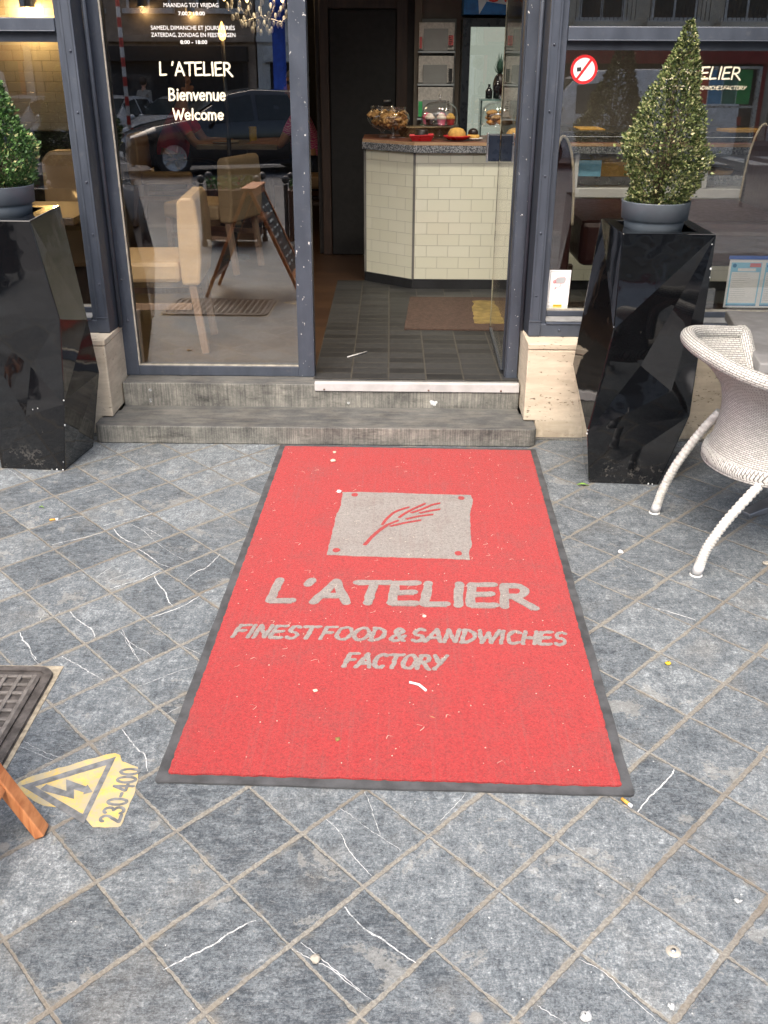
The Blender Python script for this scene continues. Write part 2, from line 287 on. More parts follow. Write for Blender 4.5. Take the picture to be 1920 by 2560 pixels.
PAINT = (.050, .061, .082)
M = dict(
    pave=pavement_mat(), vein=None,
    red=carpet_mat('red_carpet', (.42, .030, .031), (.23, .018, .020), (.54, .14, .13)),
    grey_pile=carpet_mat('grey_carpet', (.31, .285, .265), (.17, .155, .145), (.45, .425, .40)),
    rubber=plain('black_rubber', (.055, .058, .062), .7, var=.35, scale=18, bump=.3, bscale=200),
    blue=bluestone_mat('bluestone', True), trav=travertine_mat(),
    paint=paint_mat('blue_grey_paint', PAINT), chipped=paint_mat('chipped_blue_grey_paint', PAINT, .14),
    groove=paint_mat('dark_blue_grey_paint', [q*.62 for q in PAINT]),  # darker tone of the frame paint for recessed parts and seals
    sillgrey=plain('bare_sill_lead', (.17, .175, .175), .55, scale=20),
    bead=plain('glazing_bead', (.36, .34, .29), .6, var=.25, scale=30),
    alu=plain('aluminium', (.50, .50, .50), .45, .15, var=.12, scale=12, bump=.05),
    rivet=plain('rusty_screw', (.13, .07, .05), .6), steel=plain('brushed_steel', (.55, .56, .57), .3, 1.),
    glass=glass('window_glass', .15, (.93, .92, .89)), sideglass=glass('side_window_glass', .10, (.94, .94, .92)), clearglass=glass('clear_glass', .06, (.985, .99, .985)),
    lacquer=lacquer_mat(), pot=plain('grey_plastic', (.115, .14, .165), .45, var=.1),
    soil=plain('soil', (.03, .022, .016), .9, var=.5, scale=40, bump=.8, bscale=60),
    leafdry=leaf_mat('dry_box_leaf', (.010, .022, .007), (.060, .092, .026), (.24, .28, .105), (.58, .54, .30)),
    leafgreen=leaf_mat('green_box_leaf', (.010, .030, .008), (.045, .115, .028), (.15, .28, .085), (.62, .55, .26)),
    leafstreet=leaf_mat('bedding_leaf', (.02, .05, .015), (.06, .14, .03), (.12, .25, .06), (.6, .12, .25)),
    twig=plain('twig_bark', (.07, .05, .03), .8),
    wick=brick('white_wicker', .023, .0072, ((.64, .635, .60), (.50, .495, .465)), (.16, .155, .145), .0012, .5, .5, 1., .4, smooth=.5),
    wickleg=plain('wicker_cord', (.60, .59, .55), .5, var=.22, scale=60),
    greytop=plain('grey_laminate', (.22, .22, .22), .5), castgrey=plain('cast_grey_metal', (.24, .25, .27), .4, .6),
    teak=wood('teak', (.36, .125, .045), (.56, .235, .095), (14, 2, 2), .42),
    iron=plain('cast_iron', (.098, .089, .084), .55, .35, var=.4, scale=30, bump=.5, bscale=90),
    irontop=plain('worn_cast_iron', (.185, .172, .16), .5, .3, var=.3, scale=40, bump=.4, bscale=90),
    mortar=plain('sandy_mortar', (.30, .265, .20), .9, var=.3, scale=60, bump=.6, bscale=120),
    yellow=None, stencil=plain('stencil_grey', (.15, .158, .165), .75, var=.35, scale=40),
    slate=brick('interior_slate', .17, .085, ((.012, .013, .015), (.040, .042, .044)), (.065, .06, .05), .0038, .55, .0, .5, .5, ((1, 1, 1), 30, .6)),
    planks=brick('plank_floor', .9, .085, ((.085, .045, .024), (.055, .028, .016)), (.03, .018, .01), .0015, .32, .37, .3, .5, ((2, 22, 1), 6, .55)),
    lightplanks=brick('oak_plank_floor', .9, .085, ((.085, .046, .020), (.055, .030, .014)), (.035, .02, .01), .0015, .35, .37, .3, .5, ((2, 22, 1), 6, .6)),
    brownmat=plain('brown_coir', (.060, .036, .026), .95, var=.25, scale=50, bump=.8, bscale=300),
    ochre=plain('ochre_felt', (.20, .145, .045), .9, var=.3, scale=20, bump=.5, bscale=200),
    tile=brick('cream_metro_tile', .133, .0686, ((.78, .77, .61), (.82, .81, .66)), (.46, .45, .36), .0013, .12, .5, .7, .55, smooth=.9),
    walltile=brick('cream_wall_tile', .134, .067, ((.50, .47, .36), (.56, .53, .41)), (.22, .20, .15), .002, .15, .5, .7, .55, smooth=.9),
    blackplinth=plain('black_plinth', (.016, .017, .019), .5, var=.3), tilegrout=plain('grey_trim', (.17, .165, .15), .5),
    granite=terrazzo('speckled_granite', ((.05, .055, .065), (.36, .37, .38)), 240),
    darkgranite=terrazzo('dark_granite', ((.02, .018, .015), (.13, .11, .08)), 260),
    woodtop=wood('counter_wood', (.11, .038, .022), (.20, .075, .042), (2, 22, 2), .35), woodedge=wood('counter_edge_wood', (.42, .26, .15), (.52, .34, .2), (2, 12, 12), .45),
    darkwall=plain('dark_brown_wall', (.013, .009, .0075), .6, var=.25), darkdoor=plain('black_brown_door', (.004, .0032, .003), .6),
    doorframe=wood('door_frame_wood', (.026, .014, .009), (.042, .022, .014), (10, 10, 1), .5),
    taupe=plain('taupe_wall', (.22, .185, .15), .75, var=.08), ceiling=plain('ceiling_paint', (.10, .085, .07), .8),
    white=plain('white_plastic', (.72, .72, .70), .4, var=.05), paper=plain('white_paper', (.82, .83, .84), .6, var=.03),
    rackgrey=plain('rack_grey', (.30, .30, .29), .5, var=.1), news=plain('newsprint', (.66, .62, .57), .85, var=.15, scale=60),
    black=plain('satin_black', (.012, .012, .013), .45), ink=plain('ink', (.02, .02, .022), .7),
    signblue=plain('sign_blue', (.012, .11, .33), .4, var=.35, scale=12), signwhite=plain('sign_white', (.55, .60, .66), .4, var=.1, scale=12),
    signred=plain('sign_red', (.68, .018, .022), .45, var=.05), pink=plain('faded_pink', (.72, .24, .27), .5), palegrey=plain('pale_grey', (.42, .45, .47), .5),
    labelyellow=plain('label_yellow', (.75, .50, .03), .5, var=.05), redmag=plain('magazine_red', (.55, .04, .04), .4),
    fridge=plain('fridge_black', (.014, .018, .024), .3), fridgeglow=emit('fridge_reflection_glow', (.80, .92, .82), .22),  # the liner's glow stands in for the bright street mirrored in the fridge
    maroon=plain('maroon_leather', (.034, .012, .012), .36, var=.15, scale=14, bump=.15, bscale=200),
    piping=plain('cream_piping', (.62, .54, .40), .5), cream=plain('cream_leather', (.66, .47, .26), .42, var=.07, scale=8, bump=.12, bscale=240),
    beige=plain('beige_leather', (.42, .31, .18), .45, var=.08), tan=plain('tan_leather', (.22, .145, .075), .45, var=.1, scale=8, bump=.12, bscale=240),
    paleleg=wood('pale_beech', (.30, .20, .14), (.38, .26, .18), (14, 14, 1.5), .5), darkleg=wood('dark_wood', (.03, .02, .015), (.05, .03, .02), (12, 12, 1.5), .45),
    skin=plain('skin', (.46, .25, .165), .5, var=.06), redshirt=plain('red_cotton', (.70, .03, .06), .85, var=.12),
    purple=NT('purple_paisley').m, greyhair=plain('grey_hair', (.30, .29, .28), .6, var=.2, scale=60), brownhair=plain('brown_hair', (.05, .03, .02), .6, var=.2, scale=60),
    greycoat=plain('grey_coat', (.30, .27, .23), .85), jeans=plain('dark_denim', (.02, .03, .06), .85), canyellow=plain('yellow_enamel', (.70, .52, .02), .3),
    biscuit=plain('biscuit', (.42, .23, .08), .75, var=.4, scale=40, bump=.5, bscale=120), cake=plain('sponge', (.58, .33, .08), .85, var=.15, scale=60, bump=.5),
    choc=plain('chocolate', (.022, .013, .010), .4), icing=plain('icing', (.75, .62, .52), .5), pinkicing=plain('pink_icing', (.70, .16, .26), .5),
    reddish=plain('red_melamine', (.52, .012, .02), .3), wickerbasket=brick('basket', .02, .008, ((.32, .22, .10), (.26, .17, .08)), (.06, .04, .02), .0015, .6, .5, .8),
    pie=plain('pie_crust', (.52, .22, .045), .6, var=.4, scale=30, bump=.6), bottleglass=plain('dark_bottle', (.012, .010, .012), .12), bottlered=plain('red_bottle', (.16, .012, .02), .15),
    lampmetal=plain('lamp_metal', (.16, .16, .16), .35, .8), glow=emit('lamp_glow', (1, .48, .12), 3.2), flame=emit('candle_flame', (1, .62, .2), 4),
    crystal=glass('crystal', .18, (.9, .9, .9)), road=plain('asphalt', (.10, .10, .105), .75, var=.2, scale=3, bump=.4, bscale=60), kerb=plain('kerb_stone', (.18, .18, .175), .75),
    roadwhite=plain('road_white', (.62, .62, .60), .7), brownbox=plain('brown_planter', (.085, .036, .026), .6, var=.15), post=plain('post_black', (.05, .048, .05), .45),
    carblack=plain('black_car_paint', (.008, .010, .014), .18, var=.05, coat=1.), carsilver=plain('silver_car_paint', (.48, .49, .50), .28, .2, coat=1.), carwhite=plain('white_van_paint', (.88, .88, .87), .3, coat=.6),
    carblue=plain('blue_car_paint', (.03, .045, .09), .25, .2, coat=1.), carglass=plain('car_glass', (.02, .028, .03), .06), tyre=plain('tyre', (.018, .018, .019), .8), chrome=plain('chrome', (.7, .7, .7), .15, 1.),
    lens=plain('headlight_lens', (.72, .74, .75), .15), tail=plain('tail_light', (.45, .02, .02), .2),
    stone1=plain('cream_stucco', (.60, .54, .43), .85, var=.12, scale=2), stone2=plain('grey_stucco', (.42, .40, .36), .85, var=.15, scale=2), stone3=plain('brown_brick', (.36, .27, .20), .85, var=.2, scale=4), stone4=plain('white_stucco', (.72, .70, .66), .85, var=.08, scale=2),
    winglass=plain('dark_window', (.025, .03, .035), .08), winframe=plain('white_frame', (.60, .59, .56), .5), railing=plain('iron_railing', (.02, .02, .022), .5), upper=plain('rendered_facade', (.36, .33, .29), .85, var=.1, scale=2),
    awningred=plain('shop_red', (.38, .025, .03), .6), bluecol=plain('blue_column', (.04, .14, .70), .5), panelgreen=plain('panel_green', (.03, .45, .12), .5), panelred=plain('panel_red', (.75, .10, .06), .5), panelblue=plain('panel_blue', (.12, .45, .75), .5), panelteal=plain('panel_teal', (.06, .30, .22), .5),
    chalk=NT('chalk_writing').m, board=plain('blackboard', (.016, .018, .018), .7, var=.3, scale=10), cream_vinyl=plain('cream_vinyl', (.86, .80, .60), .45, var=.03), white_vinyl=plain('white_vinyl', (.82, .82, .80), .45, var=.03),
    lightblue=plain('pale_blue_print', (.28, .62, .85), .5, var=.06), midblue=plain('blue_print', (.04, .24, .48), .5), filter_=plain('cigarette_filter', (.55, .30, .06), .8), leaflitter=plain('fresh_leaf', (.16, .30, .05), .6), crumb=plain('crumb', (.66, .60, .47), .8, var=.2),
    straw=plain('white_straw', (.7, .7, .68), .4), pineapple=plain('pineapple_leaf', (.035, .085, .06), .5), marking=None,
)
def _fix():
    N = NT('calcite'); P = N.pos()
    br = N.sstep(N.math('ADD', N.noise(P, 70, 5, .75), N.math('MULTIPLY', N.noise(P, 11, 3), .5)), .62, .80)
    M['vein'] = N.set(N.mix(br, (.20, .22, .23), (.58, .60, .60)), .6)
    N = NT('worn_yellow_paint'); P = N.pos()
    k = N.sstep(N.math('ADD', N.noise(P, 26, 6, .7), N.math('MULTIPLY', N.noise(P, 260, 3, .7), .4)), .52, .80)
    c = N.mix(N.sstep(N.noise(P, 12, 4), .3, .7), (.52, .36, .075), (.62, .46, .14))
    M['yellow'] = N.set(N.mix(N.math('MULTIPLY', k, .9), c, (.36, .33, .24)), .75)
    for key, a, b, sc_ in (('purple', (.55, .05, .30), (.80, .45, .60), 16.), ('chalk', (.30, .36, .38), (.55, .58, .58), 40.)):
        m_ = M[key]; N = NT.__new__(NT); N.m = m_; N.t = m_.node_tree; N.b = N.t.nodes['Principled BSDF']
        wv = N.n('TexWave', wave_type='RINGS'); N.link(N.obj(), wv.inputs[0]); wv.inputs['Scale'].default_value = sc_; wv.inputs['Distortion'].default_value = 9; wv.inputs['Detail Scale'].default_value = 1.2
        N.set(N.mix(N.sstep(wv.outputs[1], .62, .8), a, b), .85)
_fix()

# ------------------------------------------------------------------ mesh helpers
ORG = {}
class MB:
    def __init__(s): s.v = []; s.f = []; s.uv = {}; s.tone = []; s.sm = set()
    def add(s, vs, fs, uvs=None, smooth=False):
        o = len(s.v); s.v += [Vector(q) for q in vs]
        for i, f in enumerate(fs):
            if uvs: s.uv[len(s.f)] = uvs[i]
            if smooth: s.sm.add(len(s.f))
            s.f.append([o+k for k in f])
        return s
    def box(s, x0, x1, y0, y1, z0, z1):
        x0, x1 = sorted((x0, x1)); y0, y1 = sorted((y0, y1)); z0, z1 = sorted((z0, z1))
        V = [(x0, y0, z0), (x1, y0, z0), (x1, y1, z0), (x0, y1, z0), (x0, y0, z1), (x1, y0, z1), (x1, y1, z1), (x0, y1, z1)]
        F = [(0, 3, 2, 1), (4, 5, 6, 7), (0, 1, 5, 4), (1, 2, 6, 5), (2, 3, 7, 6), (3, 0, 4, 7)]
        U = []
        for f in F:
            P = [V[k] for k in f]
            if len({p[2] for p in P}) == 1: U.append([(p[0], p[1]) for p in P])
            elif len({p[1] for p in P}) == 1: U.append([(p[0], p[2]) for p in P])
            else: U.append([(p[1], p[2]) for p in P])
        return s.add(V, F, U)
    def obox(s, c, ax, half):
        """oriented box: centre, three axes, half sizes"""
        c = Vector(c); A = [Vector(a).normalized()*h for a, h in zip(ax, half)]
        V = [c + sx*A[0] + sy*A[1] + sz*A[2] for sz in (-1, 1) for sx, sy in ((-1, -1), (1, -1), (1, 1), (-1, 1))]
        F = [(0, 3, 2, 1), (4, 5, 6, 7), (0, 1, 5, 4), (1, 2, 6, 5), (2, 3, 7, 6), (3, 0, 4, 7)]
        return s.add(V, F)
    def bar(s, a, b, wx, wy, upv=(0, 0, 1)):
        a, b = Vector(a), Vector(b); d = (b-a).normalized(); u = Vector(upv)
        if abs(d.dot(u)) > .98: u = Vector((0, 1, 0))
        r = d.cross(u).normalized(); u = r.cross(d)
        return s.obox((a+b)/2, (d, r, u), ((b-a).length/2, wx/2, wy/2))
    def tube(s, pts, rad, n=10, cap=True, closed=False):
        pts = [Vector(p) for p in pts]; m_ = len(pts)
        if not isinstance(rad, (list, tuple)): rad = [rad]*m_
        V = []; nrm = None
        for i, p in enumerate(pts):
            d = (pts[(i+1) % m_] - pts[i-1]) if closed else (pts[min(i+1, m_-1)] - pts[max(i-1, 0)])
            d.normalize()
            if nrm is None:
                nrm = Vector((0, 0, 1)) if abs(d.z) < .9 else Vector((1, 0, 0))
            nrm = (nrm - d*nrm.dot(d)).normalized(); bi = d.cross(nrm)
            for k in range(n):
                t = 2*PI*k/n; V.append(p + (nrm*math.cos(t) + bi*math.sin(t))*rad[i])
        F = []
        for i in range(m_ if closed else m_-1):
            for k in range(n):
                a = i*n+k; b = i*n+(k+1) % n; j = ((i+1) % m_)*n
                F.append((a, b, j+(k+1) % n, j+k))
        s.add(V, F, smooth=True)
        if cap and not closed:
            o = len(s.v) - len(V)
            s.f.append([o+k for k in range(n)][::-1]); s.f.append([o+(m_-1)*n+k for k in range(n)])
        return s
    def lathe(s, prof, c=(0, 0, 0), n=28, sx=1, sy=1):
        c = Vector(c); V = []; F = []
        for r, z in prof:
            for k in range(n):
                t = 2*PI*k/n; V.append(c + Vector((r*sx*math.cos(t), r*sy*math.sin(t), z)))
        for i in range(len(prof)-1):
            for k in range(n):
                F.append((i*n+k, i*n+(k+1) % n, (i+1)*n+(k+1) % n, (i+1)*n+k))
        return s.add(V, F, smooth=True)
    def prism(s, poly, z0, z1, bottom=True):
        n = len(poly); V = [(x, y, z0) for x, y in poly] + [(x, y, z1) for x, y in poly]
        F = [tuple(range(n, 2*n))] + [(k, (k+1) % n, n+(k+1) % n, n+k) for k in range(n)]
        if bottom: F.append(tuple(range(n))[::-1])
        return s.add(V, F)
    def extr(s, poly, fn, h0, h1):
        """polygon in (u,v) mapped with fn(u,v,h)"""
        n = len(poly); V = [fn(u, v, h0) for u, v in poly] + [fn(u, v, h1) for u, v in poly]
        return s.add(V, [tuple(range(n, 2*n))] + [(k, (k+1) % n, n+(k+1) % n, n+k) for k in range(n)] + [tuple(range(n))[::-1]])
    def sphere(s, c, r, n=12, sz=1., sx=1., sy=1.):
        prof = [(max(1e-4, r*math.sin(PI*i/n)), -r*sz*math.cos(PI*i/n)) for i in range(n+1)]
        return s.lathe(prof, c, n+4, sx, sy)
    def build(s, name, mat, parent=None, bevel=0, smooth=False, solid=0, sub=0):
        o0 = ORG.get(parent.name, Vector((0, 0, 0))) if parent else Vector((0, 0, 0))
        me = bpy.data.meshes.new(name)
        me.from_pydata([tuple(v-o0) for v in s.v], [], s.f)
        if s.uv:
            ul = me.uv_layers.new(name='UVMap')
            for p in me.polygons:
                u = s.uv.get(p.index)
                if u:
                    for li, q in zip(p.loop_indices, u): ul.data[li].uv = q
        if s.tone:
            at = me.attributes.new('leaf_tone', 'FLOAT', 'FACE')
            at.data.foreach_set('value', s.tone)
        me.materials.append(M[mat] if isinstance(mat, str) else mat)
        for p in me.polygons: p.use_smooth = smooth or p.index in s.sm
        me.validate(); me.update()
        if not s.tone and not solid:
            bm = bmesh.new(); bm.from_mesh(me); bmesh.ops.recalc_face_normals(bm, faces=bm.faces); bm.to_mesh(me); bm.free()
        o = bpy.data.objects.new(name, me); C.objects.link(o); ORG[o.name] = o0
        if parent: o.parent = parent
        if solid:
            q = o.modifiers.new('thickness', 'SOLIDIFY'); q.thickness = solid; q.offset = 0
        if bevel:
            q = o.modifiers.new('bevel', 'BEVEL'); q.width = bevel; q.segments = 2; q.limit_method = 'ANGLE'; q.angle_limit = .7
        if sub:
            q = o.modifiers.new('sub', 'SUBSURF'); q.levels = sub; q.render_levels = sub
        return o

def tag(o, label=None, cat=None, group=None, kind=None):
    for k, v in (('label', label), ('category', cat), ('group', group), ('kind', kind)):
        if v: o[k] = v
    return o
def thing(name, label, cat, loc=(0, 0, 0), group=None):
    o = bpy.data.objects.new(name, None); C.objects.link(o); o.location = loc; o.empty_display_size = .1
    ORG[o.name] = Vector(loc); return tag(o, label, cat, group)
def dup(o, loc=None, rz=None, label=None, scale=None, parent=None):
    c = o.copy(); C.objects.link(c)
    if parent: c.parent = parent
    if loc is not None: c.location = loc
    if rz is not None: c.rotation_euler = (0, 0, rz)
    if scale is not None: c.scale = scale
    if label: c['label'] = label
    for ch in list(o.children): dup(ch, parent=c)
    return c
def smooth_path(pts, n=6):
    """Catmull-Rom through points of any dimension"""
    if len(pts) < 3: return [tuple(p) for p in pts]
    P = [pts[0]] + list(pts) + [pts[-1]]; out = []
    for i in range(1, len(P)-2):
        for k in range(n):
            t = k/n
            out.append(tuple(.5*((2*b) + (c-a)*t + (2*a-5*b+4*c-d)*t*t + (-a+3*b-3*c+d)*t**3) for a, b, c, d in zip(P[i-1], P[i], P[i+1], P[i+2])))
    out.append(tuple(pts[-1])); return out

def arc(cx, cy, rx, ry, a0, a1, n=10):
    return [(cx+rx*math.cos(math.radians(a0+(a1-a0)*i/n)), cy+ry*math.sin(math.radians(a0+(a1-a0)*i/n))) for i in range(n+1)]
# hand-lettered glyphs: (advance, strokes)
GL = {
 'L': (.62, [[(.09, 1), (.04, .02), (.52, .05)]]), "'": (.24, [[(.14, 1.02), (.08, .80)]]),
 'A': (.80, [[(.02, 0), (.40, 1), (.74, 0)], [(.15, .30), (.63, .33)]]), 'T': (.76, [[(.02, .95), (.74, 1)], [(.40, .97), (.35, 0)]]),
 'E': (.66, [[(.56, 1), (.07, .97), (.05, .02), (.58, .04)], [(.07, .50), (.50, .54)]]), 'I': (.26, [[(.11, 1), (.10, 0)]]),
 'R': (.74, [[(.07, 0), (.08, .97)]+arc(.28, .72, .26, .25, 80, -90, 8)+[(.10, .46)], [(.26, .46), (.72, -.06)]]),
 'F': (.60, [[(.54, 1), (.09, .97), (.04, 0)], [(.08, .50), (.45, .54)]]), 'N': (.72, [[(.06, 0), (.09, 1), (.56, .02), (.60, 1)]]),
 'S': (.60, [arc(.30, .74, .22, .25, 35, 250, 9)+arc(.28, .26, .23, .25, 80, -145, 9)]), 'O': (.76, [arc(.37, .5, .33, .48, 90, 450, 18)]),
 'D': (.70, [[(.08, .0), (.09, 1)], [(.04, .99)]+arc(.12, .5, .50, .49, 85, -85, 12)+[(.04, .01)]]),
 '&': (.78, [[(.70, .02), (.22, .66)]+arc(.34, .80, .16, .18, 200, -30, 8)+[(.14, .36)]+arc(.30, .22, .22, .21, 170, 300, 6)+[(.66, .42)]]),
 'W': (.98, [[(.03, 1), (.24, 0), (.47, .82), (.68, 0), (.94, 1)]]), 'C': (.68, [arc(.38, .5, .32, .48, 50, 310, 14)]),
 'H': (.70, [[(.08, 1), (.06, 0)], [(.60, 1), (.58, 0)], [(.08, .48), (.58, .53)]]), 'Y': (.68, [[(.02, 1), (.32, .48)], [(.66, 1), (.20, -.02)]]),
 'B': (.66, [[(.08, 0), (.08, .98)]+arc(.22, .76, .24, .22, 85, -90, 7)+[(.10, .52)], [(.10, .52)]+arc(.26, .26, .28, .26, 85, -90, 8)+[(.06, 0)]]),
 'i': (.24, [[(.11, .64), (.10, 0)], [(.12, .86), (.115, .92)]]), 'e': (.56, [[(.08, .32), (.46, .36)]+arc(.27, .33, .21, .31, 10, 320, 12)]),
 'n': (.56, [[(.08, .64), (.07, 0)], [(.08, .40)]+arc(.26, .40, .18, .24, 160, 10, 7)+[(.45, 0)]]), 'v': (.50, [[(.03, .64), (.23, 0), (.45, .64)]]),
 'u': (.56, [[(.07, .64), (.08, .22)]+arc(.25, .22, .17, .21, 180, 340, 7)+[(.45, .64)], [(.45, .64), (.47, 0)]]), 'l': (.24, [[(.10, 1), (.10, 0)]]),
 'c': (.52, [arc(.28, .32, .22, .31, 50, 310, 10)]), 'o': (.56, [arc(.27, .32, .22, .31, 90, 450, 14)]),
 'm': (.82, [[(.07, .64), (.07, 0)], [(.08, .42)]+arc(.22, .42, .15, .22, 160, 10, 6)+[(.38, 0)], [(.38, .42)]+arc(.53, .42, .15, .22, 160, 10, 6)+[(.70, 0)]]),
 '2': (.60, [arc(.28, .74, .22, .25, 160, -25, 8)+[(.04, .02), (.56, .02)]]), '3': (.60, [arc(.26, .75, .22, .24, 150, -80, 8), arc(.26, .26, .25, .26, 85, -150, 9)]),
 '0': (.62, [arc(.30, .5, .23, .48, 90, 450, 16)]), '4': (.62, [[(.42, 0), (.42, 1), (.04, .32), (.58, .32)]]), '-': (.42, [[(.06, .45), (.32, .45)]]), ' ': (.30, []),
 '.': (.2, [[(.08, .02), (.09, .06)]]),
}
def split_sharp(st):
    out, cur = [], [st[0]]
    for i in range(1, len(st)):
        cur.append(st[i])
        if i < len(st)-1:
            a = math.atan2(st[i][1]-st[i-1][1], st[i][0]-st[i-1][0]); b = math.atan2(st[i+1][1]-st[i][1], st[i+1][0]-st[i][0])
            if abs((b-a+PI) % (2*PI)-PI) > .85: out.append(cur); cur = [st[i]]
    out.append(cur); return out
def lettering(mb, text, fn, width, height, brush, slant=0., h=(0., .0006), jit=0., gap=.0, spaces=None):
    """strokes of the glyphs as ribbons with round ends; text fills width, cap height = height"""
    adv = sum((GL[c][0] if c != ' ' or spaces is None else spaces) + gap for c in text)
    sx = width/adv; x = 0.; step = 0
    for ch in text:
        a, strokes = GL[ch]; step = 0
        for st in [q for s_ in strokes for q in split_sharp(s_)]:
            pts = [((x+px)*sx + slant*py*height, py*height) for px, py in st]
            dense = []
            for (x0, y0), (x1, y1) in zip(pts[:-1], pts[1:]):
                L = math.hypot(x1-x0, y1-y0); k = max(1, int(L/(brush*.6)))
                dense += [(x0+(x1-x0)*i/k, y0+(y1-y0)*i/k) for i in range(k)]
            dense.append(pts[-1])
            L_, R_ = [], []
            for i, (px, py) in enumerate(dense):
                q0 = dense[max(0, i-1)]; q1 = dense[min(len(dense)-1, i+1)]
                dx, dy = q1[0]-q0[0], q1[1]-q0[1]; l = math.hypot(dx, dy) or 1
                b = brush/2*(1+random.uniform(-jit, jit)); b2 = brush/2*(1+random.uniform(-jit, jit))
                L_.append((px-dy/l*b, py+dx/l*b)); R_.append((px+dy/l*b2, py-dx/l*b2))
            hh = h[1] + step*1.3e-4*(brush/.0125)**.5; step += 1
            dh = min(2e-5, brush*.0016)
            V = [fn(u, v, hh+dh*i) for i, (u, v) in enumerate(L_)] + [fn(u, v, hh+dh*i) for i, (u, v) in enumerate(R_)] + [fn(u, v, h[0]) for u, v in L_] + [fn(u, v, h[0]) for u, v in R_]
            n = len(dense); F = []
            for i in range(n-1):
                F += [(i, n+i, n+i+1, i+1), (i, i+1, 2*n+i+1, 2*n+i), (n+i, 3*n+i, 3*n+i+1, n+i+1)]
            F += [(0, 2*n, 3*n, n), (n-1, 2*n-1, 4*n-1, 3*n-1)]
            mb.add(V, F)
            if brush > .002:
                for (cx, cy) in (dense[0], dense[-1]):
                    hh = h[1] + step*1.3e-4*(brush/.0125)**.5; step += 1
                    ring = [(cx+brush/2*math.cos(t*PI/5), cy+brush/2*math.sin(t*PI/5)) for t in range(10)]
                    mb.add([fn(u, v, hh) for u, v in ring], [tuple(range(10))])
        x += (a if ch != ' ' or spaces is None else spaces) + gap
    return mb
def printed(text, name, mat, parent, fn, width, height, h=.0006, depth=.0004, bold=0.):
    """built-in font turned into a mesh; fn maps (u,v,h); text fills width x height (cap)"""
    cu = bpy.data.curves.new('lettering', 'FONT'); cu.body = text; cu.extrude = 0; cu.offset = bold; cu.resolution_u = 3
    ob = bpy.data.objects.new('lettering', cu); C.objects.link(ob)
    dg = bpy.context.evaluated_depsgraph_get(); me = bpy.data.meshes.new_from_object(ob.evaluated_get(dg))
    xs = [v.co.x for v in me.vertices]; ys = [v.co.y for v in me.vertices]
    x0, x1 = min(xs), max(xs); cap = .73
    mb = MB(); V = [fn((v.co.x-x0)/(x1-x0)*width, v.co.y/cap*height, h) for v in me.vertices]
    mb.add(V, [tuple(p.vertices) for p in me.polygons])
    bpy.data.objects.remove(ob); bpy.data.curves.remove(cu); bpy.data.meshes.remove(me)
    return mb.build(name, mat, parent)

